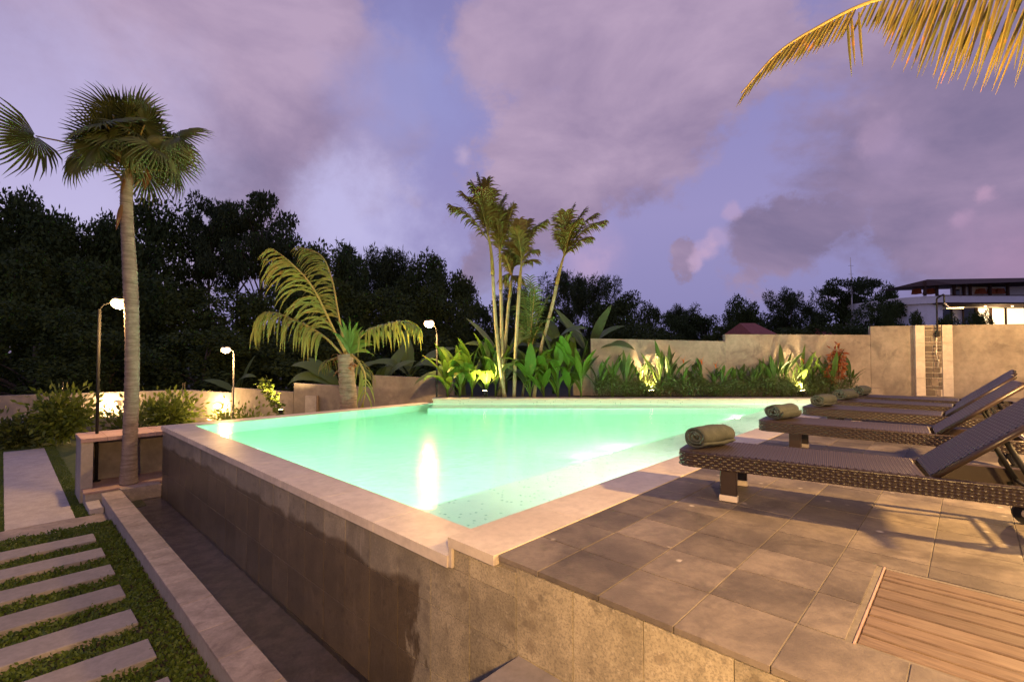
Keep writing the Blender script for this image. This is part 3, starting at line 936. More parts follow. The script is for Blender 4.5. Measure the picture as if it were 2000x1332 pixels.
def spotlight(base, aim, watts, label, cat='spotlight', size=.075, glow='spot_glow', spot=R(110), off=.12):
    t = thing('garden_spotlight', label, cat, base, 0, 'garden uplights')
    MB().tube([(0, 0, -.05), (0, 0, .12)], .012, 6).obj('spike', 'black', t)
    a = Vector(aim).normalized()
    c = Vector((0, 0, .14))
    hd_ = MB().tube([c - a * .06, c + a * .05], [size * .8, size], 14).obj('housing', 'black', t, False)
    MB().tube([c + a * .051, c + a * .056], size * .92, 14).obj('lens', glow, hd_)
    point('spotlight_beam', Vector(base) + c + a * off, watts, (1, .66, .28), .04, kind='SPOT', spot=spot, aim=a)
    return t
def wall_lamp(px, py, Y, watts, label):
    if Y is None:                                      # on the long left wall
        a, b, r = at(-420, 786, 14.0), at(356, 761.5, 18.2), ray(px, py)
        ex, ey = b.x - a.x, b.y - a.y
        Y = r.y * (ey * a.x - ex * a.y) / (ey * r.x - ex * r.y) - .03
    p = at(px, py, Y)
    t = thing('wall_lamp', label, 'wall lamp', p, 0, 'bulkhead lamps on the boundary wall')
    place('bracket', bevbox('bracket', 'black', .10, .04, .06, .008), t, (0, .04, 0))
    b = MB().add(*ball(.13, (1.1, .5, .8))).obj('globe', 'lamp_glow', t, True)
    point('wall_lamp_light', p + Vector((0, -.16, 0)), watts, (1, .60, .24), .08)
wall_lamp(221, 789, None, 280, 'glowing oval bulkhead lamp on the left boundary wall behind the palm trunk')
wall_lamp(425, 793, 17.72, 280, 'glowing oval bulkhead lamp on the boundary wall left of the grey lamp post')
spotlight(at(548, 812, 15.5), (-.1, .35, 1), 1100, 'bright spotlight at the foot of the boundary wall by the climbing vine')
p = at(548, 803, 15.4); MB()
spotlight(Vector((at(947, 775, 13.6).x, 13.56, -.02)), (0.02, .38, 1), 420, 'bright uplight among the broad leaves left of the tall stems')
spotlight(Vector((at(1272, 778, 13.78).x, 13.78, -.02)), (-.02, .30, 1), 700, 'bright uplight at the left end of the flower bed')
spotlight(Vector((at(1568, 778, 13.72).x, 13.72, -.02)), (-.10, .32, 1), 700, 'bright uplight at the right end of the flower bed')

# ================================================================ LOUNGERS
LEN, WID, TOP, RIM = 2.38, .70, .385, .125
def perimeter(n_side=1):
    """points round the lounger outline, rounded foot corners"""
    r = .10
    pts = []
    def arc(cx, cy, a0, a1, k=7):
        for i in range(k + 1):
            a = R(a0 + (a1 - a0) * i / k); pts.append((cx + r * math.cos(a), cy + r * math.sin(a)))
    arc(r, r, 270, 180); arc(r, WID - r, 180, 90)
    arc(LEN - r, WID - r, 90, 0); arc(LEN - r, r, 360, 270)
    pts.append(pts[0])
    return [Vector((p[0], p[1], 0)) for p in pts]
def resample(pts, stepl):
    out = []
    acc = [0]
    for a, b in zip(pts[:-1], pts[1:]): acc.append(acc[-1] + (b - a).length)
    n_ = int(acc[-1] / stepl); j = 0
    for i in range(n_):
        s_ = i * acc[-1] / n_
        while acc[j + 1] < s_: j += 1
        a, b = pts[j], pts[j + 1]
        t_ = (s_ - acc[j]) / max(acc[j + 1] - acc[j], 1e-9)
        d = (b - a).normalized()
        out.append((a.lerp(b, t_), Vector((-d.y, d.x, 0))))
    return out
def make_lounger():
    t = thing('sun_lounger', 'x', 'sun lounger', (0, 0, 0), 0, 'rattan sun loungers in a row on the deck')
    core = MB()
    ring = resample(perimeter(), .05)
    n_ = len(ring); ctr = Vector((LEN / 2, WID / 2, 0))
    sgn = 1 if ring[0][1].dot(ring[0][0] - ctr) > 0 else -1
    def ringband(o_off, z0, z1, width):
        v, f = [], []
        for p, nn in ring:
            q0 = p + nn * sgn * o_off; q1 = p + nn * sgn * (o_off - width)
            v += [(q0.x, q0.y, z0), (q0.x, q0.y, z1), (q1.x, q1.y, z1), (q1.x, q1.y, z0)]
        for i in range(n_):
            a, b = i * 4, ((i + 1) % n_) * 4
            for k in range(4): f.append((a + k, b + k, b + (k + 1) % 4, a + (k + 1) % 4))
        return v, f
    rim = core.add(*ringband(-.004, TOP - RIM, TOP - .004, .035)).obj('rim', 'rattan', t)
    # woven strands wrapped round the rim
    st = MB(); nrow = 6; hgt = RIM / nrow
    fine = resample(perimeter(), .0165)
    if len(fine) % 2: fine = fine[:-1]
    m_ = len(fine)
    for r_ in range(nrow):
        z0 = TOP - RIM + r_ * hgt
        v, f = [], []
        for i, (p, nn) in enumerate(fine):
            w = .0085 * math.cos(math.pi * (i / 2.0) + r_ * math.pi)
            for zz, bul in ((z0 + .001, -.003), (z0 + hgt * .5, .003), (z0 + hgt - .001, -.003)):
                q = p + nn * sgn * (.001 + w + bul)
                v.append((q.x, q.y, zz))
        for i in range(m_):
            a, b = i * 3, ((i + 1) % m_) * 3
            f += [(a, b, b + 1, a + 1), (a + 1, b + 1, b + 2, a + 2)]
        st.add(v, f)
    st.obj('woven_strands', 'rattan', rim, True)
    # top binding
    v, f = [], []
    for i, (p, nn) in enumerate(fine):
        for off, z in ((.006, TOP - .012), (.004, TOP + .001 + .002 * (i % 2)), (-.016, TOP + .002 + .002 * ((i + 1) % 2)), (-.03, TOP - .004)):
            q = p + nn * sgn * off; v.append((q.x, q.y, z))
    for i in range(m_):
        a, b = i * 4, ((i + 1) % m_) * 4
        for k in range(3): f.append((a + k, b + k, b + k + 1, a + k + 1))
    MB().add(v, f).obj('edge_binding', 'rattan', rim, True)
    HX = 1.66
    # seat sling: slightly sagging sheet with thickness
    seat = MB(); nx, ny = 132, 54
    v, f = [], []
    for lay, dz in ((0, 0), (1, -.02)):
        for i in range(nx + 1):
            for j in range(ny + 1):
                x = .014 + (HX - .02) * i / nx; y = .016 + (WID - .032) * j / ny
                rr = .085
                if x < rr:                                     # follow the rounded foot
                    if y < rr: y = max(y, rr - math.sqrt(max(rr * rr - (rr - x) ** 2, 0)) + .012)
                    if y > WID - rr: y = min(y, WID - rr + math.sqrt(max(rr * rr - (rr - x) ** 2, 0)) - .012)
                sag = .006 * math.sin(math.pi * j / ny)
                v.append((x, y, TOP + .003 - sag + dz + (.0045 * math.sin(2 * math.pi * x / .05) * math.sin(2 * math.pi * y / .05) if lay == 0 else 0)))
    k_ = (nx + 1) * (ny + 1)
    for i in range(nx):
        for j in range(ny):
            a = i * (ny + 1) + j
            f.append((a, a + ny + 1, a + ny + 2, a + 1)); f.append((a + k_, a + 1 + k_, a + ny + 2 + k_, a + ny + 1 + k_))
    for j in range(ny):
        a = nx * (ny + 1) + j
        f.append((a, a + k_, a + k_ + 1, a + 1))
    seat.add(v, f).obj('seat', 'sling', t, True)
    MB().box(HX - .03, HX - .005, .03, WID - .03, TOP - .06, TOP - .012).obj('cross_bar', 'rattan', t)
    # backrest
    ba = R(40); bl = .86; th = .034
    bk = bpy.data.objects.new('backrest', bevbox('backrest', 'sling', bl, WID - .07, th, .014, 2)); C.objects.link(bk); bk.parent = t
    bk.location = (HX + .03 + math.cos(ba) * bl / 2, WID / 2, TOP - .025 + math.sin(ba) * bl / 2 + .012)
    bk.rotation_euler = (0, -ba, 0)
    for s_ in (-1, 1):
        MB().tube([(-bl / 2 + .01, s_ * (WID / 2 - .035), .0), (bl / 2 - .01, s_ * (WID / 2 - .035), 0)], .021, 8).obj('side_roll', 'rattan', bk, True)
    MB().tube([(bl / 2 - .002, -WID / 2 + .04, 0), (bl / 2 - .002, WID / 2 - .04, 0)], .021, 8).obj('head_roll', 'rattan', bk, True)
    wv, wf_ = [], []
    nx, ny = 68, 50
    for i in range(nx + 1):
        for j in range(ny + 1):
            x = -bl / 2 + .012 + (bl - .024) * i / nx; y = -(WID - .085) / 2 + (WID - .085) * j / ny
            wv.append((x, y, th / 2 + .003 + .0045 * math.sin(2 * math.pi * x / .05) * math.sin(2 * math.pi * y / .05)))
    for i in range(nx):
        for j in range(ny):
            a = i * (ny + 1) + j; wf_.append((a, a + ny + 1, a + ny + 2, a + 1))
    MB().add(wv, wf_).obj('woven_face', 'sling', bk, True)
    # prop strut under the backrest
    hx, hz = HX + .03 + math.cos(ba) * .50, TOP - .03 + math.sin(ba) * .50
    pr = MB()
    for y in (.10, WID - .10):
        pr.tube([(hx, y, hz - .02), (hx + .16, y, TOP - .07)], .017, 8)
    pr.tube([(hx + .16, .04, TOP - .07), (hx + .16, WID - .04, TOP - .07)], .014, 8)
    pr.obj('prop', 'black', t, True)
    # legs with pale foot caps
    for x in (.40, 1.98):
        for y in (.03, WID - .085):
            if x > 1: continue
            lg = block('leg', 'rattan', x - .065, x + .065, y, y + .055, .03, TOP - RIM + .02, t, .008)
            c_ = bevbox('foot_cap', 'coping', .140, .066, .05, .004)
            place('foot_cap', c_, lg, (0, 0, -(TOP - RIM + .02 - .03) / 2 - .004 + .003))
    for y in (.05, WID - .05):
        w = MB().tube([(2.29, y - .018, .075), (2.29, y + .018, .075)], .075, 20).obj('wheel', 'black', t)
        MB().tube([(2.29, y - .021, .075), (2.29, y + .021, .075)], .03, 12).obj('hub', 'steel', w)
        MB().tube([(2.29, y, .075), (2.23, y, .20), (2.21, y, TOP - RIM + .03)], .016, 8).obj('wheel_arm', 'black', t, True)
    return t
proto = make_lounger()
SPOTS = [(1.95, -.26, 10.5), (4.45, -.165, 5.0), (6.58, -.17, .6), (8.15, -.25, 1.2), (9.45, -.30, .4)]
LL = ['brown woven rattan lounger nearest the camera with its backrest raised', 'brown rattan lounger directly behind the nearest one',
      'brown rattan lounger in the middle of the row of five', 'brown rattan lounger second from the garden wall', 'brown rattan lounger closest to the garden wall']
TL = ['rolled grey towel on the foot of the nearest lounger', 'rolled grey towel on the second lounger from the camera', 'rolled grey towel on the middle lounger of the row',
      'rolled grey towel on the lounger second from the garden wall', 'rolled grey towel on the lounger closest to the garden wall']
def towel_mesh(seed, turns):
    rs_ = random.Random(seed)
    th = .020; n_ = 90
    ys = [-.215 + .43 * j / 12 for j in range(13)]
    v, f = [], []
    for j, y in enumerate(ys):
        wob = [rs_.uniform(-.003, .003) for _ in range(5)]
        e = abs(y) / .215
        for i in range(n_ + 1):
            a = 2 * math.pi * turns * i / n_
            r = .018 + .028 * a / (2 * math.pi) - (.004 * e ** 4) + .004 * math.sin(a * 1.7 + y * 18 + seed) + .002 * math.sin(a * 5 + y * 40)
            for k_, rr in enumerate((r - th * .46, r + th * .46)):
                v.append((rr * 1.18 * math.cos(a - .5), y + .006 * math.sin(a * 2 + seed) * e, rr * .92 * math.sin(a - .5)))
    row = (n_ + 1) * 2
    for j in range(len(ys) - 1):
        for i in range(n_):
            a = j * row + i * 2
            f.append((a + 1, a + 3, a + row + 3, a + row + 1))
            f.append((a, a + row, a + row + 2, a + 2))
        a = j * row
        f.append((a, a + 1, a + row + 1, a + row)); a += n_ * 2
        f.append((a, a + row, a + row + 1, a + 1))
    for j, fl_ in ((0, 0), (len(ys) - 1, 1)):
        for i in range(n_):
            a = j * row + i * 2
            q = (a, a + 2, a + 3, a + 1)
            f.append(q if not fl_ else q[::-1])
    zmin = min(p[2] for p in v)
    v = [(p[0], p[1], p[2] - zmin) for p in v]
    return MB().add(v, f).mesh('rolled_towel', 'towel', True)
for k, (u_, v_, rot) in enumerate(SPOTS):
    o = proto if k == 0 else copy_tree(proto)
    o['label'] = LL[k]
    o.location = uvw(u_, v_, 0)
    o.rotation_euler = (0, 0, ANG - R(90) + R(rot))
    Mx = Matrix.Translation(o.location) @ Euler(o.rotation_euler).to_matrix().to_4x4()
    tw = place('rolled_towel', towel_mesh(k * 3 + 1, 3.0 + .1 * (k % 2)), None, Mx @ Vector((.20 + .02 * (k % 3), .37, TOP + .003)), (0, 0, o.rotation_euler.z + R((-26, -20, -14, -18, -10)[k])))
    tag(tw, TL[k], 'towel', 'rolled towels on the loungers')

# ================================================================ PLANTS
def smooth_path(pts, n):
    """Catmull-Rom through points"""
    pts = [Vector(p) for p in pts]
    P_ = [pts[0] * 2 - pts[1]] + pts + [pts[-1] * 2 - pts[-2]]
    out = []
    m_ = len(pts) - 1
    for i in range(n + 1):
        t_ = min(i / n * m_, m_ - 1e-6); k = int(t_); s_ = t_ - k
        a, b, c, d = P_[k:k + 4]
        out.append(.5 * ((2 * b) + (c - a) * s_ + (2 * a - 5 * b + 4 * c - d) * s_ ** 2 + (3 * b - a - 3 * c + d) * s_ ** 3))
    return out

def ribbon(mb, start, d0, length, width, droop, nseg=5, taper=.75, side=None, fold=.25, twist=0):
    """a folded leaf blade that starts along d0 and bends down under its weight"""
    p = Vector(start); d = Vector(d0).normalized()
    side = (Vector(side) if side is not None else d.cross(Vector((0, 0, 1))))
    if side.length < 1e-4: side = Vector((1, 0, 0))
    side.normalize()
    base = len(mb.v); sl = length / nseg
    for i in range(nseg + 1):
        t_ = i / nseg
        w = width * .5 * (min(1, .45 + t_ * 3) if t_ < .2 else 1) * (1 - max(0, (t_ - (1 - taper)) / taper) ** 1.6)
        w = max(w, .0012)
        s_ = (side - d * side.dot(d)).normalized()
        if twist: s_ = Matrix.Rotation(twist * t_, 3, d) @ s_
        nn = s_.cross(d).normalized()
        mb.v += [tuple(p - s_ * w + nn * w * fold), tuple(p), tuple(p + s_ * w + nn * w * fold)]
        p = p + d * sl
        d = (d + Vector((0, 0, -1)) * droop * sl / max(length, 1e-3) * (1 + 1.2 * t_)).normalized()
    for i in range(nseg):
        a = base + i * 3
        mb.f += [(a, a + 1, a + 4, a + 3), (a + 1, a + 2, a + 5, a + 4)]

def pinnate(parent, path, r0, n, lfun, wfun, mat, ribmat, droop=1.2, fwd=.55, lift=.25, single=False, name='frond', seed=1, gaps=(), t0=.12, sides=(-1, 1), local=Vector(), side_up=None, skip=0, wind=None):
    """palm frond: rachis + leaflets. single: every leaflet an object of its own"""
    rs_ = random.Random(seed)
    pts = smooth_path([Vector(p) - local for p in path], 24)
    fr = MB().tube(pts, [r0 * (1 - .85 * i / 24) + .002 for i in range(25)], 6).obj(name, ribmat, parent, True)
    mb = MB()
    for i in range(n):
        t_ = t0 + (1 - t0) * (i + .5) / n
        if any(a < t_ < b for a, b in gaps): continue
        k = min(int(t_ * 24), 23); s_ = t_ * 24 - k
        p = pts[k].lerp(pts[k + 1], s_)
        d = (pts[k + 1] - pts[k]).normalized()
        upv = side_up or Vector((0, 0, 1))
        sd_ = d.cross(upv)
        if sd_.length < .1: sd_ = d.cross(Vector((0, 1, 0)))
        sd_.normalize()
        nn = sd_.cross(d).normalized()
        for sg in sides:
            if skip and rs_.random() < skip: continue
            L_ = lfun(t_) * rs_.uniform(.7, 1.15)
            dd = d * (fwd + .5 * t_) + sd_ * sg + nn * (lift + rs_.uniform(-.12, .12))
            if wind is not None: dd = d * .5 + sd_ * sg * .45 + Vector(wind) * rs_.uniform(.7, 1.3) + Vector((0, 0, rs_.uniform(-.25, .2)))
            m_ = MB() if single else mb
            ribbon(m_, p, dd, L_, wfun(t_) * rs_.uniform(.8, 1.15), droop * rs_.uniform(.75, 1.3), 6, .55, side=d, twist=rs_.uniform(-.4, .4))
            if single: m_.obj('leaflet', mat, fr)
    if not single: mb.obj('leaflets', mat, fr)
    return fr

# ---- fan palm -------------------------------------------------------------
fb = uvw(-.42, 9.30, -1.20)
FY = fb.y
fan = thing('fan_palm', 'tall fan palm with ringed trunk standing in the planter at left', 'palm tree', fb)
tp = [at(px, py, FY) - fb for px, py in ((251, 952), (254, 860), (258, 740), (258, 640), (254, 540), (249, 450), (247, 385), (251, 340))]
tp[0].z = 0
path_ = smooth_path(tp, 150)
rad_ = []
for i in range(151):
    t_ = i / 150
    r = .122 - .028 * t_ + .02 * max(0, 1 - t_ * 9) + .010 * math.exp(-((t_ - .55) / .12) ** 2)
    rad_.append(r * (1 + (.05 if i % 2 else -.03)) + random.uniform(-.002, .002))
MB().tube(path_, rad_, 18).obj('trunk', 'palmbark', fan, True)
def fan_leaf_mesh(Rr, nseg, spread, droop, cup, seed):
    rs_ = random.Random(seed); mb = MB()
    for i in range(nseg):
        a0 = -spread / 2 + spread * i / nseg; a1 = a0 + spread / nseg; am = (a0 + a1) / 2
        Ls = Rr * (1 - .16 * (abs(am) / (spread / 2)) ** 2) * rs_.uniform(.9, 1.05)
        base = len(mb.v)
        spl = rs_.uniform(.46, .58)
        for rr, wf in ((.04, 1), (.3, 1), (spl, 1), (.78, .62), (1, .04)):
            r = rr * Ls
            bend = -droop * max(0, rr - .35) ** 2 * Rr * (1.0 + .5 * rs_.random()) + cup * Rr * rr * (abs(am) / (spread / 2)) ** 2
            hw = (a1 - a0) / 2 * r * wf if rr <= spl else (a1 - a0) / 2 * spl * Ls * wf
            c_ = Vector((r * math.cos(am), r * math.sin(am), bend)); t_ = Vector((-math.sin(am), math.cos(am), 0)) * hw
            zz = Vector((0, 0, .022 * Rr * min(1, rr * 2) * wf))
            mb.v += [tuple(c_ - t_ - zz), tuple(c_ + zz), tuple(c_ + t_ - zz)]
        for k in range(4):
            a = base + k * 3
            mb.f += [(a, a + 1, a + 4, a + 3), (a + 1, a + 2, a + 5, a + 4)]
    return mb.mesh('fan_blade', 'fan')
fan_var = [fan_leaf_mesh(.74, 38, R(285), d, c, s) for d, c, s in ((.35, .12, 1), (.7, .22, 2), (1.1, .05, 3), (.5, .3, 4))]
fan_var.append(fan_leaf_mesh(.80, 28, R(205), 1.5, .25, 9))
crown = at(252, 338, FY) - fb
def fan_leaf(az, el, plen, hinge, var, size=1.0, roll=0, arc=.15, start=None):
    st = (start if start is not None else crown + Vector((0, 0, random.uniform(-.05, .25))))
    d = Vector((math.cos(az) * math.cos(el), math.sin(az) * math.cos(el), math.sin(el)))
    end = st + d * plen
    mid = (st + end) / 2 + Vector((0, 0, arc * plen))
    fr = MB().tube(smooth_path([st, mid, end], 8), [.020 - .001 * i for i in range(9)], 6).obj('frond', 'coco_rib', fan, True)
    el2 = el - hinge
    ax = Vector((math.cos(az) * math.cos(el2), math.sin(az) * math.cos(el2), math.sin(el2)))
    side = Vector((-math.sin(az), math.cos(az), 0)); nz_ = ax.cross(side)
    Mr = Matrix((ax, side, nz_)).transposed().to_4x4() @ Matrix.Rotation(roll, 4, 'X')
    b = bpy.data.objects.new('fan_blade', fan_var[var]); C.objects.link(b); b.parent = fr
    b.matrix_local = Matrix.Translation(end) @ Mr @ Matrix.Scale(size, 4)
rs = random.Random(11)
for k in range(29):
    az = k * 2.39996 + rs.uniform(-.25, .25)
    f_ = k / 28
    el = R(88 - 74 * f_ ** 1.25) + rs.uniform(-.1, .1)
    fan_leaf(az, el, .66 + .36 * rs.random() - .12 * f_, R(3 + 70 * f_) + rs.uniform(-.1, .2), rs.randrange(4), rs.uniform(.72, 1.0), rs.choice((-1, 1)) * R(58) * abs(math.cos(az)) + rs.uniform(-.35, .35), .05)
# four leaves that hang clear of the crown in the photograph
def toward(px, py, Y, hinge, var, size, roll, start=None, arc=.15):
    e = at(px, py, Y) - fb; s_ = start if start is not None else crown
    d = e - s_
    fan_leaf(math.atan2(d.y, d.x), math.asin(d.z / d.length), d.length, hinge, var, size, roll, arc, s_)
toward(70, 266, FY - .30, R(62), 4, 1.0, R(66), crown + Vector((-.10, 0, -.12)), .12)
toward(350, 268, FY - .25, R(15), 1, .80, R(50), None, .04)
toward(302, 290, FY - .45, R(50), 2, .86, R(-15), None, .04)
toward(330, 335, FY + .15, R(40), 2, .72, R(-25), None, .06)
toward(232, 268, FY - .55, R(70), 0, .80, 0, None, .02)
# old leaf bases and a dead hanging sheath
for k in range(26):
    a = rs.uniform(0, 6.28); z_ = rs.uniform(-.35, .28)
    st = crown + Vector((math.cos(a) * .12, math.sin(a) * .12, z_))
    mb = MB(); ribbon(mb, st, (math.cos(a) * .7, math.sin(a) * .7, .9), rs.uniform(.14, .36), .05, 1.2, 4, .6)
    mb.obj('leaf_base', 'dry', fan)
for px, py, L_, w in ((237, 400, .50, .10), (290, 330, .42, .16), (243, 350, .3, .06)):
    mb = MB(); ribbon(mb, at(px, py, FY - .12) - fb, (-.15, -.1, -1), L_, w, .6, 5, .6, side=(1, 0, 0)); mb.obj('dead_sheath', 'dry', fan)

# ---- young coconut palm -----------------------------------------------------
CY = 12.7
cb = at(680, 800, CY); cb.z = -1.5
coco = thing('young_coconut_palm', 'young coconut palm with thick ringed trunk behind the pool', 'palm tree', cb)
tr = smooth_path([Vector((0, 0, 0)), at(681, 800, CY) - cb, at(678, 745, CY) - cb, at(674, 692, CY) - cb], 60)
MB().tube(tr, [.24 - .055 * i / 60 + (.012 if i % 4 < 2 else 0) for i in range(61)], 16).obj('trunk', 'palmbark', coco, True)
for k in range(16):
    a = rs.uniform(0, 6.28)
    mb = MB(); ribbon(mb, at(674, 700 + rs.uniform(-6, 40), CY) - cb + Vector((math.cos(a) * .15, math.sin(a) * .15, 0)), (math.cos(a), math.sin(a), .9), rs.uniform(.2, .4), .09, 2.2, 4, .6)
    mb.obj('leaf_base', 'dry', coco)
def cfrond(pp, n, ll, ww, seed, droop=1.4, fwd=.5, lift=.1, r0=.035, mat='coco', sides=(-1, 1), su=None, t0=.2, wind=None):
    path = [at(*q) for q in pp]
    pinnate(coco, path, r0, n, lambda t: ll * (.55 + 1.0 * math.sin(math.pi * min(1, .12 + t * .88)) ** .8) * .68, lambda t: ww * .78 * (1.1 - .6 * t), mat, 'coco_rib', droop, fwd, lift, True, 'frond', seed, (), t0, sides, cb, su, .14, wind)
cfrond([(674, 690, CY), (650, 640, CY - .1), (610, 560, CY - .35), (570, 515, CY - .55), (533, 486, CY - .7)], 26, 1.2, .095, 1, 1.9, .75, .0, su=Vector((-.3, -.6, .7)), wind=(-1.0, -.1, -.05))
cfrond([(674, 688, CY), (660, 610, CY + .15), (648, 545, CY + .25), (628, 500, CY + .3), (590, 484, CY + .3)], 30, .95, .07, 2, 1.7, .6, .05, su=Vector((-.2, -.7, .6)), wind=(-.9, 0, .0))
cfrond([(668, 692, CY), (630, 655, CY - .15), (580, 628, CY - .3), (525, 611, CY - .45), (498, 650, CY - .5)], 21, 1.2, .11, 3, 3.6, .4, .15)
cfrond([(680, 688, CY), (715, 648, CY - .1), (760, 633, CY - .2), (790, 628, CY - .3), (812, 638, CY - .35)], 21, 1.1, .11, 4, 3.4, .4, .15)
cfrond([(682, 690, CY), (700, 706, CY - .3), (713, 735, CY - .45), (712, 775, CY - .5), (704, 800, CY - .5)], 16, .7, .075, 5, 2.4, .9, .1)
cfrond([(676, 690, CY), (655, 700, CY + .3), (640, 706, CY + .5), (628, 722, CY + .6)], 11, .5, .065, 6, 2.4, .5, .1)
for k, (px, py, L_, w, dx, dz) in enumerate(((678, 664, .95, .10, -.10, 1), (690, 655, .85, .14, .35, 1), (700, 640, .75, .15, .95, .5), (672, 650, .5, .12, -.45, .8), (684, 660, 1.0, .08, .12, 1), (692, 662, .7, .11, .7, .9), (690, 650, .8, .10, .5, .9), (690, 650, .6, .13, 1.1, .75), (680, 650, .9, .08, -.25, 1), (680, 650, .55, .10, 1.2, .3))):
    mb = MB(); ribbon(mb, at(684, 690, CY - .1) - cb, (dx * .6, -.25, dz), L_ * .55 + .5, w, .9, 7, .5, side=(1, -.2 * dx, -dx * .6), fold=.35)
    mb.obj('young_leaf', 'coco_new', coco)

# ---- slender areca palms ------------------------------------------------------
def areca(label, pts, Y, shaft_t, fr, seed, rpx=.055):
    b_ = at(*pts[0], Y); b_.z = -.03
    t = thing('areca_palm', label, 'palm tree', b_, 0, 'slender areca palms behind the far rim')
    path = smooth_path([Vector((0, 0, 0))] + [at(px, py, Y) - b_ for px, py in pts[1:]], 40)
    ks = int(shaft_t * 40)
    MB().tube(path[:ks + 1], [rpx * (1 - .25 * i / 40) + (.004 if i % 4 == 0 else 0) for i in range(ks + 1)], 10).obj('trunk', 'arecastem', t, True)
    MB().tube(path[ks:], [rpx * (1.05 - .75 * i / (40 - ks)) for i in range(41 - ks)], 10).obj('crownshaft', 'shaft', t, True)
    top = path[-1]
    rs_ = random.Random(seed)
    for k, (ex, ey, dY, L_) in enumerate(fr):
        e = at(ex, ey, Y + dY) - b_
        s_ = path[-1 - rs_.randrange(0, 7)]
        mid = s_.lerp(e, .55) + Vector((0, 0, .12 * (e - s_).length)) + Vector((rs_.uniform(-.05, .05), 0, 0))
        pinnate(t, [s_, mid, e], .014, 34, lambda q, L_=L_: 1.2 * L_ * (.45 + .75 * math.sin(math.pi * min(1, .2 + q * .8))), lambda q: .044, 'areca', 'shaft', 1.2, 1.1, .2, False, 'frond', seed * 31 + k, (), .06)
    return t
AY = 13.85
areca('tallest slender areca palm with crown bent to the left', [(986, 775), (975, 700), (966, 600), (960, 500), (950, 440)], AY, .66,
      [(933, 345, 0, .42), (920, 358, -.2, .4), (950, 352, .1, .4), (884, 404, -.1, .45), (905, 378, .2, .42), (945, 372, -.3, .38), (925, 390, .2, .4), (960, 375, .2, .36)], 1)
areca('straight areca palm just right of the tallest one', [(984, 775), (981, 690), (979, 600), (977, 520), (975, 470)], AY + .25, .62,
      [(968, 398, 0, .36), (985, 385, .1, .34), (960, 402, -.2, .36), (1003, 402, -.1, .40), (990, 412, .2, .36), (975, 410, .2, .34), (958, 430, 0, .34)], 2)
areca('areca palm with the lowest tattered crown behind the straight stems', [(975, 775), (986, 680), (993, 600), (998, 560), (1000, 530)], AY + .5, .60,
      [(992, 470, 0, .36), (1010, 465, .2, .36), (985, 500, -.1, .36), (1015, 500, 0, .34), (1000, 480, .3, .34), (1012, 545, -.2, .36), (990, 545, .1, .36)], 3)
areca('areca palm with a crown bent to the right beside the straight one', [(1004, 775), (1007, 690), (1012, 600), (1016, 540), (1020, 505)], AY + .05, .64,
      [(1014, 430, 0, .38), (1030, 432, .2, .36), (1064, 433, -.1, .42), (1040, 448, .1, .38), (1005, 445, -.2, .36), (1045, 490, 0, .38), (1038, 510, .2, .34), (1000, 480, .1, .34)], 4)
areca('leaning areca palm standing apart on the right of the clump', [(1043, 775), (1055, 690), (1078, 600), (1093, 530), (1105, 488)], AY + .1, .66,
      [(1120, 405, 0, .40), (1105, 415, -.2, .38), (1140, 412, .1, .40), (1178, 432, -.1, .45), (1160, 420, .2, .42), (1095, 430, .2, .38), (1130, 430, -.3, .36), (1150, 465, 0, .38), (1092, 460, .1, .34)], 5)
# a young green areca at their feet
yb = at(1020, 770, AY + .4); yb.z = -.03
ya = thing('young_areca', 'young green feathery palm between the areca stems', 'palm tree', yb)
MB().tube([(0, 0, 0), (.12, 0, .7), (.2, 0, 1.3)], [.04, .035, .025], 8).obj('trunk', 'arecastem', ya, True)
for k, (ex, ey, dY) in enumerate(((1045, 560, 0), (1070, 580, .1), (1020, 570, .2), (1075, 620, -.2), (1010, 600, .3), (1062, 640, -.3), (1035, 540, .2))):
    pinnate(ya, [Vector((.2, 0, 1.25)), Vector((.25, 0, 1.8)).lerp(at(ex, ey, AY + .4 + dY) - yb, .4), at(ex, ey, AY + .4 + dY) - yb], .014, 22, lambda q: .42 * (.5 + .6 * math.sin(math.pi * q)), lambda q: .035, 'areca_new', 'shaft', 1.0, .8, .15, False, 'frond', 90 + k)

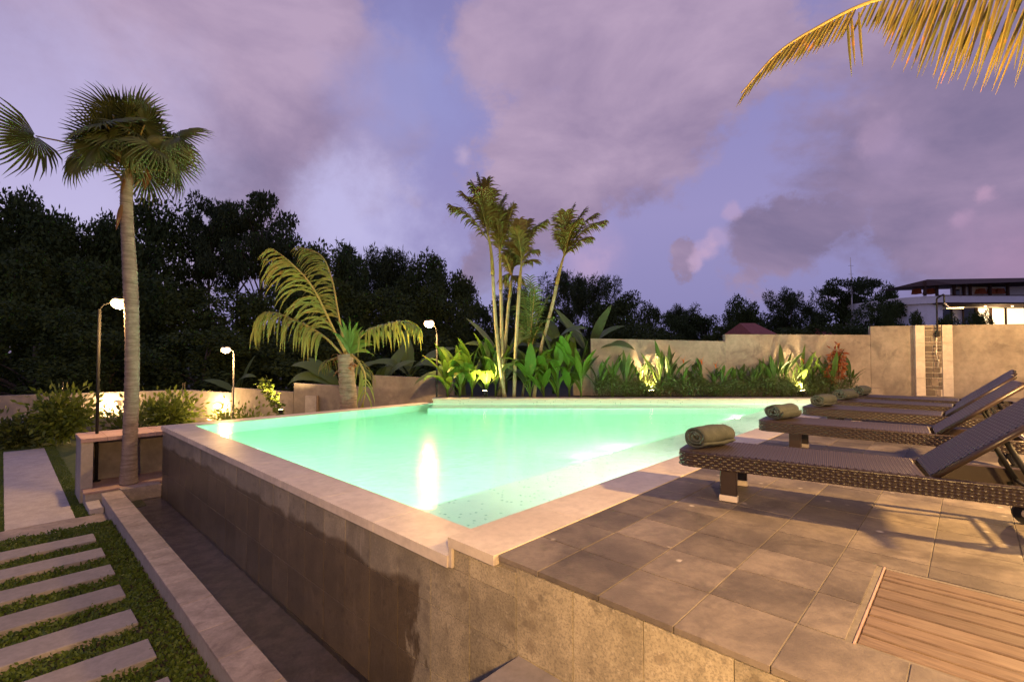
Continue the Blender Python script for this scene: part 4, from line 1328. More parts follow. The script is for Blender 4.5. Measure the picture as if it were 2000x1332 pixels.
# ---- broad leaves: banana, canna, heliconia ---------------------------------
def leaf_blade(name, mat, L_, Wd, a0, a1, fold=.25, pet=.2, nseg=12, tear=0, seed=0):
    """leaf rising along +X/Z: angle from a0 to a1 (radians above level)"""
    rs_ = random.Random(seed); mb = MB()
    x = z = 0.0; base = 0; prof = []
    for i in range(nseg + 1):
        t_ = i / nseg
        a = a0 + (a1 - a0) * t_ ** 1.4
        q = max(0, (t_ - pet) / (1 - pet))
        w = .5 * Wd * (math.sin(math.pi * min(q ** .75, 1)) ** .8 if 0 < q < 1 else 0)
        w = max(w, .008 * L_ * (1 - t_) + .002)
        prof.append((x, z, a, w))
        x += math.cos(a) * L_ / nseg; z += math.sin(a) * L_ / nseg
    for i, (x, z, a, w) in enumerate(prof):
        nx_, nz_ = -math.sin(a), math.cos(a)
        wl, wr = w * rs_.uniform(1 - tear, 1), w * rs_.uniform(1 - tear, 1)
        for s_, ww in ((-1, wl), (-.5, w * .5), (0, 0), (.5, w * .5), (1, wr)):
            k = abs(s_) * (fold if abs(s_) < .9 else fold * .75)
            sag = (.10 * w if abs(s_) > .9 else 0)
            mb.v.append((x + nx_ * (w * k - sag) , s_ * 2 * ww * .5 if abs(s_) > .9 else s_ * w, z + nz_ * (w * k - sag)))
    for i in range(nseg):
        for k in range(4):
            a = i * 5 + k
            mb.f.append((a, a + 1, a + 6, a + 5))
    # midrib
    mb.tube([(x + math.sin(a) * .003, 0, z - math.cos(a) * .003) for x, z, a, w in prof[:-1]], [max(.012 * L_ * (1 - i / nseg), .002) for i in range(nseg)], 5, False)
    return mb.mesh(name, mat, True)
def plant(name, label, cat, base, leaves, group=None, stem=None):
    """leaves: (mesh, azimuth, z, tilt, scale)"""
    t = thing(name, label, cat, base, 0, group)
    if stem:
        MB().tube([(0, 0, -.02), (stem[2], 0, stem[1] * .5), (stem[2] * 1.4, 0, stem[1])], [stem[0], stem[0] * .85, stem[0] * .55], 8).obj('stem', stem[3], t, True)
    for me, az, z, tilt, s_ in leaves:
        o = place('leaf', me, t, (0, 0, z), None, (s_, s_, s_))
        o.rotation_euler = (R(34) * math.cos(az) * (name == 'banana_plant'), -tilt, az)
    return t
ban = [leaf_blade('leaf', 'banana', 2.0, .52, R(80), R(e), .22, .16, 14, .12, i) for i, e in enumerate((62, 15, -25, -60))]
can = [leaf_blade('leaf', 'canna', 1.0, .21, R(84), R(e), .35, .25, 10, 0, i) for i, e in enumerate((74, 50, 15, -30))]
hel = [leaf_blade('leaf', 'helic', .85, .10, R(85), R(e), .4, .35, 8, 0, i) for i, e in enumerate((76, 60, 35))]
def R_(d): return R(d)
# bananas beyond the far rim: azimuth 0 = to the right, 180 = to the left, 270 = to the camera
def banana(label, px, Y, zb, leaves, h=.9):
    b_ = at(px, 700, Y); b_.z = zb
    plant('banana_plant', label, 'banana plant', b_, [(ban[m], R(az), h * z_, R(tl), s_) for m, az, z_, tl, s_ in leaves], 'banana plants behind the pool', (.11, h + .2, 0, 'areca_new'))
banana('banana plant with an upright leaf and one arching over the garden wall', 1148, 15.3, .0,
       [(0, 20, 1, 8, .92), (1, 130, 1, 0, .85), (1, 350, 1, -12, .85), (2, 335, .8, -22, 1.0), (1, 200, .9, -6, .8), (2, 300, .8, -8, .6), (0, 150, 1, -8, .95)], 1.15)
banana('banana plant with a folded dry leaf between the areca stems', 1085, 15.0, .0,
       [(3, 200, 1, 0, .95), (2, 330, 1, 0, .95), (1, 95, 1, 0, .9), (3, 300, .9, 0, .9), (2, 170, .8, -5, .8)], 1.0)
banana('banana plant whose broad leaf leans left behind the tallest areca', 985, 15.3, .0,
       [(0, 175, 1, -18, 1.0), (1, 190, 1, -28, .85), (0, 30, 1, -5, .9), (2, 250, .8, 0, .7), (1, 100, .9, 0, .8)], .95)
banana('banana plant bowing low behind the corner lamp post', 905, 15.6, -.5, [(2, 165, 1, -35, .9), (2, 10, 1, -30, .85), (1, 200, 1, -35, .8), (1, 340, .8, -25, .8), (3, 260, .8, -20, .6)], .7)
banana('banana plant with two long leaves left of the young coconut palm', 668, 19.0, -1.5, [(2, 165, 1, -5, 1.25), (3, 178, .95, -16, 1.3), (1, 20, 1, -10, 1.1), (0, 80, 1, 0, 1.1), (1, 150, 1, 0, 1.0)], 1.2)
banana('banana plant showing one upright leaf behind the grey lamp post', 468, 21.0, -1.5, [(0, 30, 1, 0, 1.0), (2, 350, 1, -5, .9), (1, 170, .9, -20, .8)], 1.0)
banana('banana plant peeping over the stepped boundary wall', 745, 18.5, -1.5, [(1, 10, 1, -12, 1.0), (0, 60, 1, -8, 1.05), (2, 170, 1, -12, 1.0), (1, 320, 1, -18, .9)], 1.4)
banana('banana plant with low leaves right of the boundary wall end', 800, 19.0, -1.3, [(1, 20, 1, -14, 1.2), (0, 100, 1, -8, 1.1), (2, 190, 1, -14, 1.0), (2, 340, 1, -18, 1.0)], 1.5)
# cannas round the areca stems
def canna(label, px, Y, seed, n, hs, drop=.0):
    rs_ = random.Random(seed)
    b_ = at(px, 776, Y); b_.z = -.03 + drop
    lv = []
    for k in range(n + 4):
        m = rs_.choice((0, 0, 1, 1, 2, 3)); lv.append((can[m], rs_.uniform(0, 6.28), rs_.uniform(.0, .6) * hs, R(rs_.uniform(-34, 4)), 1.12 * hs * rs_.uniform(.6, 1.05)))
    plant('broadleaf_plant', label, 'plant', b_, lv, 'broad leaved plants on the far rim', (.03, .7 * hs, 0, 'areca_new'))
for k, (px, Y, n_, hs, lab) in enumerate(((874, 13.9, 8, 1.05, 'broad leaved plant at the far left of the bed beside the lamp post'), (898, 13.75, 8, .95, 'second broad leaved plant from the corner lamp post'),
        (922, 14.0, 9, 1.15, 'broad leaved plant just left of the bright uplight'), (950, 14.1, 8, 1.15, 'broad leaved plant directly behind the bright uplight'), (968, 14.2, 6, 1.2, 'broad leaved plant against the left areca stem'),
        (1035, 13.75, 10, 1.2, 'large broad leaved plant right of the areca stems'), (1062, 13.9, 9, 1.05, 'broad leaved plant under the leaning areca'), (1090, 13.7, 9, 1.1, 'broad leaved plant in the middle of the right clump'),
        (1112, 13.85, 9, 1.2, 'tall broad leaved plant near the left end of the garden wall'), (1135, 13.75, 7, .9, 'last broad leaved plant before the garden wall'))):
    canna(lab, px, Y, 40 + k, n_ + 2, hs * 1.12)
# heliconias in the flower bed
rs = random.Random(21)
hx = [1170, 1198, 1222, 1248, 1262, 1290, 1310, 1335, 1352, 1372, 1395, 1412, 1432, 1450, 1470, 1492, 1512, 1528, 1546, 1566, 1590, 1612, 1628, 1662]
oth = ['near', 'tall', 'short']
def flower(t, p):
    mb = MB()
    for k in range(5):
        a = k * 1.3
        ribbon(mb, Vector(p) + Vector((0, 0, .03 * k)), (math.cos(a) * .7, math.sin(a) * .3, .8), .16, .035, .3, 4, .8)
    mb.obj('flower', 'flower', t)
    MB().tube([(0, 0, .1), p], .008, 5).obj('flower_stalk', 'areca_new', t)
ordn = ['first', 'second', 'third', 'fourth', 'fifth', 'sixth', 'seventh', 'eighth', 'ninth', 'tenth', 'eleventh', 'twelfth', 'thirteenth', 'fourteenth', 'fifteenth', 'sixteenth', 'seventeenth', 'eighteenth', 'nineteenth', 'twentieth', 'twenty-first', 'twenty-second', 'twenty-third', 'last']
for k, px in enumerate(hx):
    Y = 13.9 + rs.uniform(-.1, .32)
    b_ = at(px, 776, Y); b_.z = -.03
    big = 1.0 + .35 * (px in (1222, 1528, 1512, 1310, 1290, 1566, 1628)) + rs.uniform(-.1, .15)
    lv = [(rs.choice(hel), rs.uniform(0, 6.28), rs.uniform(.18, .42), R(rs.uniform(-34, 3)), big * rs.uniform(.6, 1.05)) for _ in range(rs.randrange(8, 12))]
    fl_ = k in (7, 9, 10, 19)
    t = plant('heliconia_plant', 'heliconia%s in the flower bed, %s from its left end' % (' with an orange flower' if fl_ else '', ordn[k]), 'plant', b_, lv, 'heliconias in the flower bed', (.02, .35, 0, 'areca_new'))
    if fl_: flower(t, (rs.uniform(-.06, .06), -.05, rs.uniform(.72, .95)))
# long pale arching leaf at the left of the bed
o = plant('strap_plant', 'pale green strap leaves arching right at the left end of the flower bed', 'plant', Vector((at(1195, 776, 13.75).x, 13.75, -.03)),
      [(can[1], R(0), .5, R(-6), .95), (can[0], R(150), .35, R(-12), .8), (can[1], R(330), .45, R(-2), .8)], None, (.02, .55, 0, 'areca_new'))
# low ferny foliage at the front of the bed: a mass
n = 15000
X = rng.uniform(at(1165, 776, 13.7).x, at(1672, 776, 13.7).x, n); Yv = rng.uniform(13.60, 14.2, n)
hh = .34 + .16 * np.sin(X * 5.1) * np.sin(X * 2.3 + 1) + .1 * rng.random(n) + (Yv - 13.6) * .25
P = np.stack([X, Yv, hh * rng.random(n) ** .7], 1)
A = rng.normal(size=(n, 3)); A[:, 2] += .5; A /= np.linalg.norm(A, axis=1)[:, None]
tag(place('low_foliage', cloud_mesh('low_foliage', 'fern', [leafcloud(P, A, rng.uniform(.05, .12, n), rng.uniform(.012, .028, n))])),
    'dense low ferny foliage along the front of the flower bed', 'foliage', kind='stuff')

# ---- shrubs -------------------------------------------------------------------
def shrub(name, label, base, rx, ry, h, nl, ls, mat, seed, stems=7, group=None, cat='shrub'):
    rs_ = np.random.default_rng(seed)
    t = thing(name, label, cat, base, 0, group)
    st = MB(); cl = []
    tips = []
    for k in range(stems):
        a = rs_.uniform(0, 6.28); r = rs_.uniform(.2, 1)
        tip = Vector((math.cos(a) * rx * r, math.sin(a) * ry * r, h * (1 - .45 * r * r) * rs_.uniform(.75, 1.05)))
        mid = Vector((tip.x * .4, tip.y * .4, tip.z * .55))
        pth = smooth_path([Vector((0, 0, 0)), mid, tip], 8)
        st.tube(pth, [.016 * (1 - .8 * i / 8) + .002 for i in range(9)], 5)
        tips += [(p, .14 + .04 * i) for i, p in enumerate(pth) if i > 2]
    st.obj('stems', 'bark', t)
    k = rs_.integers(0, len(tips), nl)
    cP = np.array([tuple(tips[i][0]) for i in k]); rad = np.array([tips[i][1] for i in k])
    P_ = cP + rs_.normal(size=(nl, 3)) * (rad * .55)[:, None]
    P_[:, 2] = np.maximum(P_[:, 2], .02)
    A_ = P_ - cP + rs_.normal(size=(nl, 3)) * .08; A_[:, 2] += .06; A_ /= np.linalg.norm(A_, axis=1)[:, None] + 1e-9
    place('foliage', cloud_mesh('foliage', mat, [leafcloud(P_, A_, rs_.uniform(.7, 1.25, nl) * ls, rs_.uniform(.35, .5, nl) * ls)]), t)
    return t
def gpt(px, py, z):
    r = ray(px, py); k = (z - CAM_H) / r.z
    return Vector((r.x * k, r.y * k, z))
LS = 'shrubs along the left boundary wall'
shrub('garden_shrub', 'tall leafy shrub left of the lamp post with a shoot above the wall', at(118, 860, 14.3), .75, .6, 1.15, 1900, .21, 'shrub', 1, 16, LS)
shrub('garden_shrub', 'round leafy shrub right of the palm trunk by the boundary wall', at(330, 842, 16.2), 1.0, .7, .95, 2300, .21, 'shrub', 2, 18, LS)
shrub('garden_shrub', 'low dark shrub at the left edge beside the path end', Vector((*at(25, 860, 14.0).xy, -1.46)), 1.0, .5, .5, 1600, .18, 'fern', 3, 14, LS)
shrub('garden_shrub', 'small shrub behind the pink counter slab left of the palm', Vector((*at(245, 850, 14.5).xy, -1.46)), .5, .4, .8, 700, .18, 'fern', 4, 10, LS)
shrub('garden_shrub', 'small shrub under the second wall lamp', Vector((*at(437, 830, 17.0).xy, -1.46)), .35, .3, .62, 360, .16, 'shrub', 5, 8, LS)
shrub('garden_shrub', 'low clump with a pink blossom at the back edge of the pool', Vector((*at(482, 830, 16.0).xy, -1.46)), .6, .4, .55, 520, .16, 'shrub', 6, 10, LS)
vb = Vector((*at(545, 810, 15.9).xy, -1.46))
vine = thing('climbing_vine', 'climbing vine of small bright leaves above the spotlight', 'vine', vb)
vp = smooth_path([Vector((0, 0, 0)), at(546, 800, 15.9) - vb, at(530, 775, 15.9) - vb, at(517, 745, 15.9) - vb], 20)
MB().tube(vp, .012, 5).obj('stems', 'bark', vine)
nl = 260; kk = rng.integers(6, 21, nl)
P = np.array([tuple(vp[i]) for i in kk]) + rng.normal(size=(nl, 3)) * .085
A = rng.normal(size=(nl, 3)); A /= np.linalg.norm(A, axis=1)[:, None]
place('foliage', cloud_mesh('foliage', 'shrub', [leafcloud(P, A, rng.uniform(.12, .2, nl), rng.uniform(.07, .11, nl))]), vine)
# croton with red and orange leaves
kb = Vector((at(1636, 776, 13.85).x, 13.85, -.03))
cro = thing('croton', 'croton bush with red and orange leaves at the right end of the bed', 'shrub', kb)
st = MB(); tips = []
for dx, dy, z_ in ((0, 0, 1.5), (.18, .05, 1.25), (-.16, .02, 1.2), (.1, -.1, 1.05), (-.26, 0, .75), (.22, .1, .9), (-.05, .1, 1.35)):
    pth = smooth_path([Vector((dx * .1, 0, 0)), Vector((dx * .5, dy * .5, z_ * .6)), Vector((dx, dy, z_))], 8)
    st.tube(pth, .012, 5); tips += pth[4:]
st.obj('stems', 'arecastem', cro)
nl = 520; kk = rng.integers(0, len(tips), nl)
cP = np.array([tuple(tips[i]) for i in kk]); P = cP + rng.normal(size=(nl, 3)) * .03
A = rng.normal(size=(nl, 3)); A[:, 2] -= .35; A /= np.linalg.norm(A, axis=1)[:, None]
place('foliage', cloud_mesh('foliage', 'croton', [leafcloud(P, A, rng.uniform(.1, .2, nl), rng.uniform(.03, .055, nl))]), cro)

# ---- coconut palm standing right of the picture, one frond reaching in ----------------
QY = 4.6
qb = Vector((7.4, 5.6, 0))
big = thing('coconut_palm', 'coconut palm right of the picture with a golden frond hanging in at top', 'palm tree', qb)
big['label'] = 'golden coconut frond hanging into the top right corner from its palm'
MB().tube(smooth_path([Vector((0, 0, -.01)), Vector((.1, 0, 2)), Vector((-.1, -.1, 4)), Vector((-.3, -.2, 5.6))], 40), [.20 - .06 * i / 40 + (.008 if i % 2 else 0) for i in range(41)], 12).obj('trunk', 'palmbark', big, True)
topq = qb + Vector((-.3, -.2, 5.6))
rpath = [topq, topq.lerp(at(2250, -170, QY + .5), .6) + Vector((0, 0, .35)), at(2150, -125, QY + .2), at(1950, -70, QY + .05), at(1800, -22, QY), at(1690, 8, QY - .1), at(1600, 52, QY - .2), at(1520, 103, QY - .3), at(1448, 182, QY - .35)]
pts = smooth_path([p - qb for p in rpath], 80)
fr = MB().tube(pts, [.035 * (1 - .9 * i / 80) + .002 for i in range(81)], 7).obj('frond', 'coco_rib', big, True)
rs = random.Random(3)
# arc-length parameter along the visible part
vis = [proj(p + qb) for p in pts]
xs_ = [q[0] if q else 4000 for q in vis]
px = 1470.0
while px < 2300:
    k = max([i for i in range(80) if xs_[i] >= px] or [0]); k = min(k, 79)
    den = xs_[k] - xs_[k + 1]
    s_ = (xs_[k] - px) / den if abs(den) > 1e-6 else 0
    p = pts[k].lerp(pts[k + 1], max(0, min(1, s_))); d = (pts[k + 1] - pts[k]).normalized()
    gap = 1676 < px < 1712
    for sg in (-1, 1):
        if gap and rs.random() < .8: continue
        L_ = np.interp(px, [1470, 1520, 1560, 1640, 1680, 1720, 1760, 1800, 1850, 1900, 2000, 2300], [.30, .36, .42, .46, .42, .34, .50, .80, 1.02, 1.2, 1.42, 1.5]) * rs.uniform(.9, 1.08)
        m_ = MB()
        dd = d * np.interp(px, [1470, 1560, 1700, 1850, 2050], [3.2, 1.7, .75, .55, .50]) + Vector((0, sg * rs.uniform(.03, .16), -1.0 + (.35 if sg > 0 and px < 1660 else 0)))
        ribbon(m_, p, dd, L_, np.interp(px, [1470, 1560, 1720, 2000], [.016, .022, .028, .036]) * rs.uniform(.8, 1.2), .12, 6, .4, side=d, fold=.5, twist=rs.uniform(-.35, .35))
        m_.obj('leaflet', 'gold', fr)
    px += np.interp(px, [1470, 1520, 1560, 1700, 2000, 2300], [20, 13, 9, 11, 15, 24]) * rs.uniform(.75, 1.25)
for px in (1655, 1663, 1678):
    m_ = MB(); ribbon(m_, at(px, 24, QY - .14) - qb, (.05, 0, -1), .42 + .1 * (px % 3), .03, .1, 5, .5, side=(1, 0, 0), fold=.4); m_.obj('leaflet', 'gold', fr)
for k, (dx, dy, dz) in enumerate(((2.4, .8, .8), (1.6, -1.8, .9), (2.0, -.4, 1.9))):
    pinnate(big, [topq, topq + Vector((dx * .5, dy * .5, dz)), topq + Vector((dx, dy, dz * .5))], .035, 26, lambda t: .9 * (.5 + .6 * math.sin(math.pi * t)), lambda t: .045, 'coco', 'coco_rib', 2.0, .4, .1, False, 'frond', 300 + k, (), .2, (-1, 1), qb)

# ================================================================ BACKGROUND
def tree_mesh(kind, seed):
    """unit-ish tree: height 1, crown width about 1; returns trunk mesh, crown mesh"""
    r = np.random.default_rng(seed)
    tk = MB(); cl = []
    if kind == 'broad':
        for k in range(46):
            d = r.normal(size=3); d /= np.linalg.norm(d); rad = r.uniform(.35, 1) ** .6
            cl.append((d[0] * .44 * rad, d[1] * .44 * rad, .60 + d[2] * .36 * rad * (1 if d[2] > 0 else .95), r.uniform(.085, .15), r.uniform(.7, 1)))
        hh = .55
    elif kind == 'layer':
        for k in range(40):
            a = r.uniform(0, 6.28); lv = r.choice((.62, .72, .80, .88, .95)); rr = r.uniform(.1, 1) * (.55 if lv < .9 else .38)
            cl.append((math.cos(a) * rr, math.sin(a) * rr, lv + r.uniform(-.02, .02), r.uniform(.08, .14), .32))
        hh = .85
    elif kind == 'bamboo':
        for k in range(42):
            a = r.uniform(0, 6.28); z = r.uniform(.2, 1) ** .7; rr = (.12 + .38 * z ** 2.5) * r.uniform(.4, 1.1)
            cl.append((math.cos(a) * rr, math.sin(a) * rr, z * (1 - .10 * rr), r.uniform(.06, .11), r.uniform(.8, 1.3)))
        hh = .8
    else:  # bush: foliage to the ground
        for k in range(44):
            a = r.uniform(0, 6.28); z = r.uniform(0.02, 1); rr = .5 * math.sqrt(max(0, 1 - (z * .95) ** 3)) * r.uniform(.3, 1)
            cl.append((math.cos(a) * rr, math.sin(a) * rr, z * .92, r.uniform(.08, .14), r.uniform(.7, 1)))
        hh = .6
    tk.tube([(0, 0, -.02), (.01, .01, hh * .5), (0, 0, hh)], [.026, .020, .012], 7)
    for c in cl[::4 if kind != 'bamboo' else 3]:
        z0 = min(hh * .9, max(.12, c[2] - .22)) if kind != 'bamboo' else 0
        tk.tube([(0, 0, z0), (c[0] * .5, c[1] * .5, (z0 + c[2]) / 2 + .03), (c[0] * .9, c[1] * .9, c[2])], [.010, .007, .003], 5)
    parts = []
    for x, y, z, rad, fl_ in cl:
        n_ = 270
        d = r.normal(size=(n_, 3)); d /= np.linalg.norm(d, axis=1)[:, None]
        q = d * (rad * r.uniform(.3, 1.12, n_) ** .7)[:, None]; q[:, 2] *= fl_
        P_ = np.array([x, y, z]) + q
        A_ = d * .6 + r.normal(size=(n_, 3)) * .5; A_[:, 2] -= .25; A_ /= np.linalg.norm(A_, axis=1)[:, None]
        ls = .037 if kind != 'bamboo' else .055
        wd = .5 if kind != 'bamboo' else .18
        if kind == 'layer': ls = .030
        L_ = r.uniform(.6, 1.2, n_) * ls
        parts.append(leafcloud(P_, A_, L_, L_ * wd * r.uniform(.8, 1.3, n_)))
    return tk.mesh('trunk', 'bark'), cloud_mesh('crown', 'tree_a' if kind in ('broad', 'bush') else 'tree_b', parts)
TM = {k: [tree_mesh(k, 100 + 17 * i + j) for j in range(3)] for i, k in enumerate(('broad', 'layer', 'bamboo', 'bush'))}
ZG = -1.7
cnt = {}
def tree(kind, px, topy, Y, wpx, var, label, group='trees beyond the walls'):
    top = at(px, topy, Y); h = top.z - ZG
    wd = wpx * Y / F_PX
    t = thing('forest_tree' if kind != 'bamboo' else 'bamboo_clump', label, 'tree' if kind != 'bamboo' else 'bamboo', (top.x, Y, ZG), random.uniform(0, 6.28), group)
    tm, cm = TM[kind][var % 3]
    place('trunk', tm, t, None, None, (wd * .8, wd * .8, h))
    place('crown', cm, t, None, None, (wd, wd, h))
T = [
 # left wood, back row
 ('broad', 20, 385, 34, 240, 0, 'broad dark tree at the left edge of the picture'), ('broad', 75, 372, 36, 170, 1, 'domed dark tree rising highest left of the fan palm'),
 ('broad', 165, 402, 38, 190, 2, 'dark tree left of the fan palm trunk'), ('broad', 228, 425, 40, 150, 0, 'dark tree directly behind the fan palm trunk'),
 ('broad', 300, 384, 40, 190, 1, 'dense dark tree just right of the fan palm trunk'), ('layer', 410, 393, 42, 130, 0, 'flat topped layered tree with a tall bare trunk'),
 ('layer', 512, 392, 42, 170, 1, 'flat topped spreading tree above the young coconut palm'), ('layer', 465, 440, 46, 140, 2, 'thin layered tree between the two flat topped ones'),
 ('broad', 650, 460, 38, 170, 2, 'round dark tree above the young coconut palm fronds'), ('broad', 590, 468, 42, 130, 0, 'dark tree left of the round one over the coconut fronds'),
 ('bamboo', 715, 490, 44, 150, 0, 'feathery bamboo clump right of the round dark tree'), ('bamboo', 765, 500, 46, 130, 1, 'feathery bamboo clump in the middle of the left wood'),
 ('broad', 830, 490, 42, 130, 1, 'dark tree with a knobbly top left of the areca palms'), ('broad', 872, 512, 40, 120, 2, 'rounded dark tree ending the left wood'),
 # left wood, front row fills the shade under the crowns
 ('bush', 10, 480, 27, 260, 0, 'low dark foliage tree at the far left below the canopy'), ('bush', 130, 500, 28, 240, 1, 'low dark foliage tree behind the tall lamp post'),
 ('bush', 245, 520, 29, 220, 2, 'low dark foliage tree behind the palm trunk'), ('bush', 345, 560, 30, 220, 0, 'low dark foliage tree right of the palm trunk'),
 ('bush', 450, 565, 30, 200, 1, 'low dark foliage tree above the grey lamp post'), ('bush', 555, 560, 30, 200, 2, 'low dark foliage tree behind the coconut fronds'),
 ('bush', 660, 550, 31, 200, 0, 'low dark foliage tree behind the coconut crown'), ('bush', 760, 560, 31, 200, 1, 'low dark foliage tree right of the coconut crown'),
 ('bush', 850, 565, 32, 190, 2, 'low dark foliage tree behind the corner lamp'), ('bush', 70, 590, 24, 260, 2, 'dark undergrowth bush left behind the boundary wall'),
 ('bush', 400, 640, 25, 260, 0, 'dark undergrowth bush behind the wall corner'), ('bush', 620, 640, 26, 260, 1, 'dark undergrowth bush behind the stepped wall'), ('bush', 215, 640, 24, 240, 1, 'dark undergrowth bush behind the first wall lamp'),
 ('bush', 800, 640, 27, 240, 0, 'dark undergrowth bush behind the wall end'),
 # middle and right, lower and farther
 ('bush', 940, 590, 46, 150, 1, 'dark tree seen left between the areca stems'), ('bamboo', 1000, 560, 55, 110, 2, 'feathery bamboo behind the areca clump'), ('bush', 1040, 575, 50, 130, 0, 'dark tree behind the leaning areca stem'),
 ('bamboo', 1110, 538, 52, 130, 0, 'tall feathery bamboo behind the banana plant'), ('bamboo', 1160, 548, 54, 110, 1, 'feathery bamboo right of the upright banana leaf'), ('bush', 1225, 572, 55, 110, 2, 'rounded dark tree right of the bananas'),
 ('bush', 1190, 585, 50, 140, 0, 'dark tree behind the bananas'), ('bush', 1265, 592, 60, 70, 1, 'small dark tree sloping down right of the bananas'), ('bush', 1310, 612, 70, 110, 2, 'low far tree over the lowest wall section'), ('bamboo', 1340, 600, 75, 90, 2, 'far feathery tree above the lowest wall section'),
 ('bush', 1375, 612, 72, 100, 0, 'far dark tree left of the knobbly one'), ('broad', 1448, 578, 62, 80, 0, 'knobbly dark tree above the red hipped roof'), ('bush', 1500, 612, 70, 110, 1, 'low dark tree behind the red hipped roof'),
 ('bamboo', 1545, 572, 66, 110, 0, 'feathery tree right of the red hipped roof'), ('bush', 1585, 598, 70, 100, 2, 'dark tree between feathery tree and mast'), ('layer', 1665, 545, 58, 110, 2, 'layered dark tree behind the thin mast'),
 ('bush', 1640, 575, 60, 110, 0, 'bushy dark tree left of the mast'), ('broad', 1728, 552, 60, 64, 1, 'dark tree left of the white house'), ('bush', 1715, 580, 52, 120, 1, 'dense dark bush right of the mast'), ('bush', 1742, 592, 44, 44, 2, 'dark bush in front of the curved end of the white house'),
 ('bush', 1785, 606, 40, 44, 0, 'leafy bush against the white house wall'), ('bush', 1855, 612, 40, 60, 1, 'small bush below the dark windows of the white house'), ('bush', 1905, 608, 40, 50, 2, 'bush left of the lit doors of the white house'), ('bush', 1925, 604, 40, 36, 1, 'small bush next to the lit doors of the white house'),
 ('bush', 1420, 632, 48, 110, 2, 'low bush left of the red hipped roof'), ('bush', 1560, 636, 46, 160, 0, 'low bush right of the red hipped roof'), ('bush', 1640, 632, 44, 150, 1, 'low bush below the mast'), ('bush', 1250, 632, 44, 180, 1, 'low bush over the lowest wall section'),
]
for a in T: tree(*a)
# a far wood that closes the skyline: one mass
parts = []
rr = np.random.default_rng(9)
for k in range(220):
    x = rr.uniform(-170, 190); Y = rr.uniform(105, 125); h = rr.uniform(5.0, 9.5)
    n_ = 90
    P_ = np.stack([x + rr.normal(size=n_) * 3, Y + rr.normal(size=n_) * 2, rr.random(n_) * h - 1.7], 1)
    A_ = rr.normal(size=(n_, 3)); A_ /= np.linalg.norm(A_, axis=1)[:, None]
    L_ = rr.uniform(1.0, 2.2, n_); parts.append(leafcloud(P_, A_, L_, L_ * .6))
tag(place('far_wood', cloud_mesh('far_wood', 'tree_b', parts)), 'dark far wood closing the skyline', 'wood', kind='stuff')

# ---- white house with roof terrace
HY = 50.0
def hp(px, py, Y=HY): return at(px, py, Y)
house = thing('white_house', 'white house with roof terrace and lit rooms above the garden wall', 'house', (hp(1880, 690).x, HY, ZG))
hb_ = Vector(house.location)
def hbox(name, px0, px1, py0, py1, y0, y1, mat, parent=house):
    a, b = hp(px0, py1), hp(px1, py0)
    return MB().box(a.x - hb_.x, b.x - hb_.x, y0, y1, a.z - hb_.z, b.z - hb_.z).obj(name, mat, parent)
hbox('lower_wall', 1812, 2120, 594.5, 760, 1.5, 9, 'white')
hbox('slab', 1812, 2120, 593, 596, -1.2, 9, 'roof')
# terrace parapet with rounded left end
m = MB(); z0, z1 = hp(0, 594).z - hb_.z, hp(0, 580).z - hb_.z
xl = hp(1752, 0).x - hb_.x; xr = hp(2120, 0).x - hb_.x; xm = hp(1812, 0).x - hb_.x
arc_ = [(xm + (xl - xm) * math.sin(a), 4 - 5 * math.cos(a)) for a in [math.pi / 2 * k / 8 for k in range(9)]]
poly_ = [(xr, -1.0)] + arc_ + [(xl, 9), (xr, 9)]
m.prism(poly_[::-1], z0, z1).obj('parapet', 'white', house)
zl = hp(0, 760).z - hb_.z
m = MB(); poly2 = [(xm + .3, -.6)] + [(p[0] + .12, p[1] + .25) for p in arc_[1:]] + [(xl + .12, 9), (xm + .3, 9)]
m.prism(poly2[::-1], zl, z0 - .004).obj('curved_wall', 'white', house)
hbox('handrail', 1812, 2120, 578.5, 580, -1.05, -.95, 'roof')
for px in (1793, 1816, 1849, 1868, 1880, 1918, 1952, 1991, 2030, 2075):
    hbox('post', px - 1.2, px + 1.2, 552, 580, -.95, -.7, 'roof')
hbox('terrace_room', 1897, 2120, 557, 580, 1.4, 2.4, 'white')
hbox('terrace_door', 1888, 1897, 562, 580, 1.3, 1.6, 'darkwin')
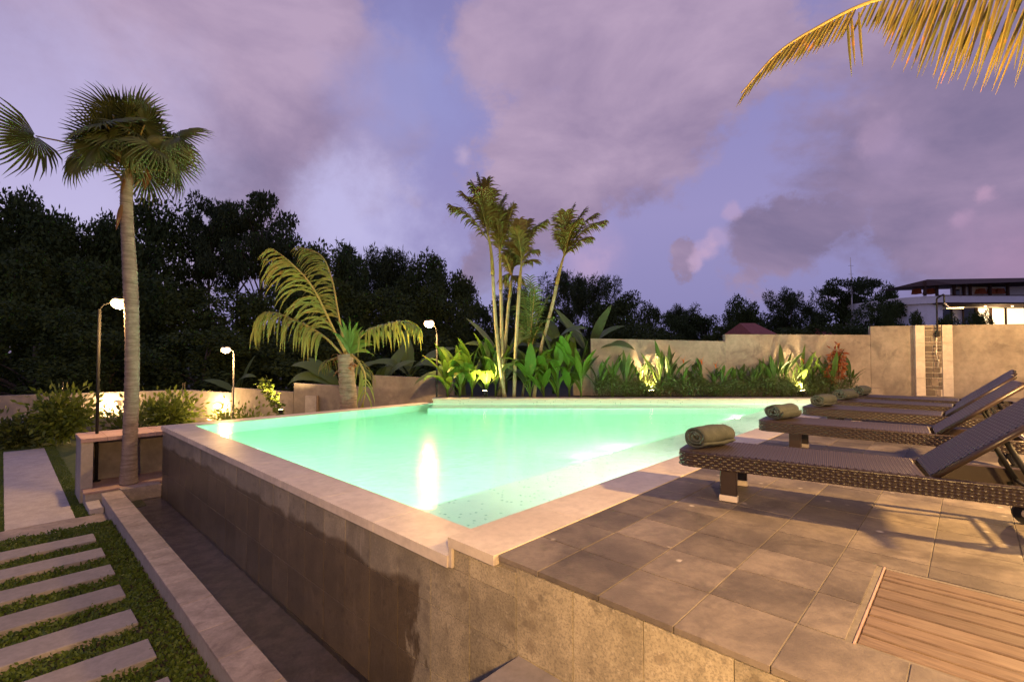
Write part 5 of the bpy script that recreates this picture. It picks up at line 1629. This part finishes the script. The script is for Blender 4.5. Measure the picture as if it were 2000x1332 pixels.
# low hipped terrace roof
a = hp(1752, 561); b = hp(1808, 546.5); c = hp(2120, 541)
vx = lambda p: p.x - hb_.x
vz = lambda p: p.z - hb_.z
e0, e1 = vz(a), vz(hp(0, 555))
roofm = MB().add([(vx(a), .5, e0), (vx(hp(1812, 0)), -2.2, vz(hp(0, 561))), (vx(c), -2.2, vz(hp(0, 551))), (vx(c), 3, vz(hp(0, 551))), (vx(a) + .5, 3.2, e0),
                  (vx(b), -.2, vz(b)), (vx(c), 0, vz(c)), (vx(c), 1.4, vz(c)), (vx(b) + .5, 1.4, vz(b))],
                 [(0, 1, 5), (1, 2, 6, 5), (5, 6, 7, 8), (0, 5, 8, 4), (3, 4, 8, 7), (1, 0, 4, 3, 2), (2, 3, 7, 6)])
roofm.obj('terrace_roof', 'roof', house)
for px, w in ((1838, 9), (1812, 5), (1937, 10), (1958, 7), (1975, 10)):
    p0 = hp(px, 561)
    MB().add([(vx(p0) - w * .05, 1, vz(p0) - .55), (vx(p0) + w * .05, 1, vz(p0) - .55), (vx(p0) + w * .03, 1, vz(p0)), (vx(p0) - w * .03, 1, vz(p0)),
              (vx(p0) - w * .05, 1.8, vz(p0) - .55), (vx(p0) + w * .05, 1.8, vz(p0) - .55), (vx(p0) + w * .03, 1.8, vz(p0)), (vx(p0) - w * .03, 1.8, vz(p0))],
             [(0, 1, 2, 3), (5, 4, 7, 6), (1, 5, 6, 2), (4, 0, 3, 7), (3, 2, 6, 7), (4, 5, 1, 0)]).obj('lantern', 'lantern', house)
for px in (1858, 1888, 1900, 1912, 1970):
    hbox('terrace_chair', px - 3, px + 3, 575, 580, .5, 1.2, 'redroof' if px < 1890 else 'white')
for px0, px1, mt in ((1824, 1883, 'darkwin'), (1907, 1931, 'darkwin'), (1935.5, 1959.5, 'window_glow'), (1964, 1990, 'window_glow'), (1993, 2030, 'window_glow')):
    w = hbox('window', px0, px1, 600, 636, 1.44, 1.49, mt)
    hbox('frame', px0 - 1.2, px0, 599, 640, 1.38, 1.49, 'roof', w)
    hbox('frame', px1, px1 + 1.2, 599, 640, 1.38, 1.49, 'roof', w)
for px in (1928, 1981):
    p0 = hp(px, 597)
    MB().tube([(vx(p0), .2, vz(p0)), (vx(p0), .2, vz(p0) - .08)], .09, 8).obj('downlight', 'lamp_glow', house)
point('house_light', hp(1962, 612) + Vector((0, .6, 0)), 160, (1, .66, .32), .4)
# hipped red roof and a smaller gable among the trees
def hip(label, px0, px1, t0, t1, top, bot, Y, name='red_roofed_house'):
    a, b, c, d = at(px0, bot, Y), at(px1, bot, Y), at(t0, top, Y), at(t1, top, Y)
    base = Vector(((a.x + b.x) / 2, Y, ZG)); t = thing(name, label, 'house', base)
    l = lambda p, y: (p.x - base.x, y, p.z - base.z)
    MB().add([l(a, -1.5), l(b, -1.5), l(b, 4.5), l(a, 4.5), l(c, 1.5), l(d, 1.5)], [(0, 1, 5, 4), (1, 2, 5), (2, 3, 4, 5), (3, 0, 4), (3, 2, 1, 0)]).obj('roof', 'redroof', t)
    MB().box(a.x - base.x + .4, b.x - base.x - .4, -1.1, 4.1, 0, a.z - base.z - .004).obj('wall', 'white', t)
hip('small house with a red hipped roof above the middle wall section', 1452, 1500, 1461, 1491, 629, 654, 42)
hip('tiny house with a dark red gable right of the hipped roof', 1600, 1634, 1613, 1617, 640, 660, 44)
mb_ = at(1664, 590, 57); mast = thing('radio_mast', 'thin pale radio mast standing above the trees', 'mast', (mb_.x, 57, ZG))
hm = at(1661, 503, 57).z - ZG
MB().tube([(0, 0, 0), (0, 0, hm * .75), (-.1, 0, hm)], [.10, .07, .03], 6).obj('pole', 'steel', mast)
for z_ in (.86, .93): MB().tube([(-.35, 0, hm * z_), (.25, 0, hm * z_)], .02, 5).obj('crossbar', 'steel', mast)
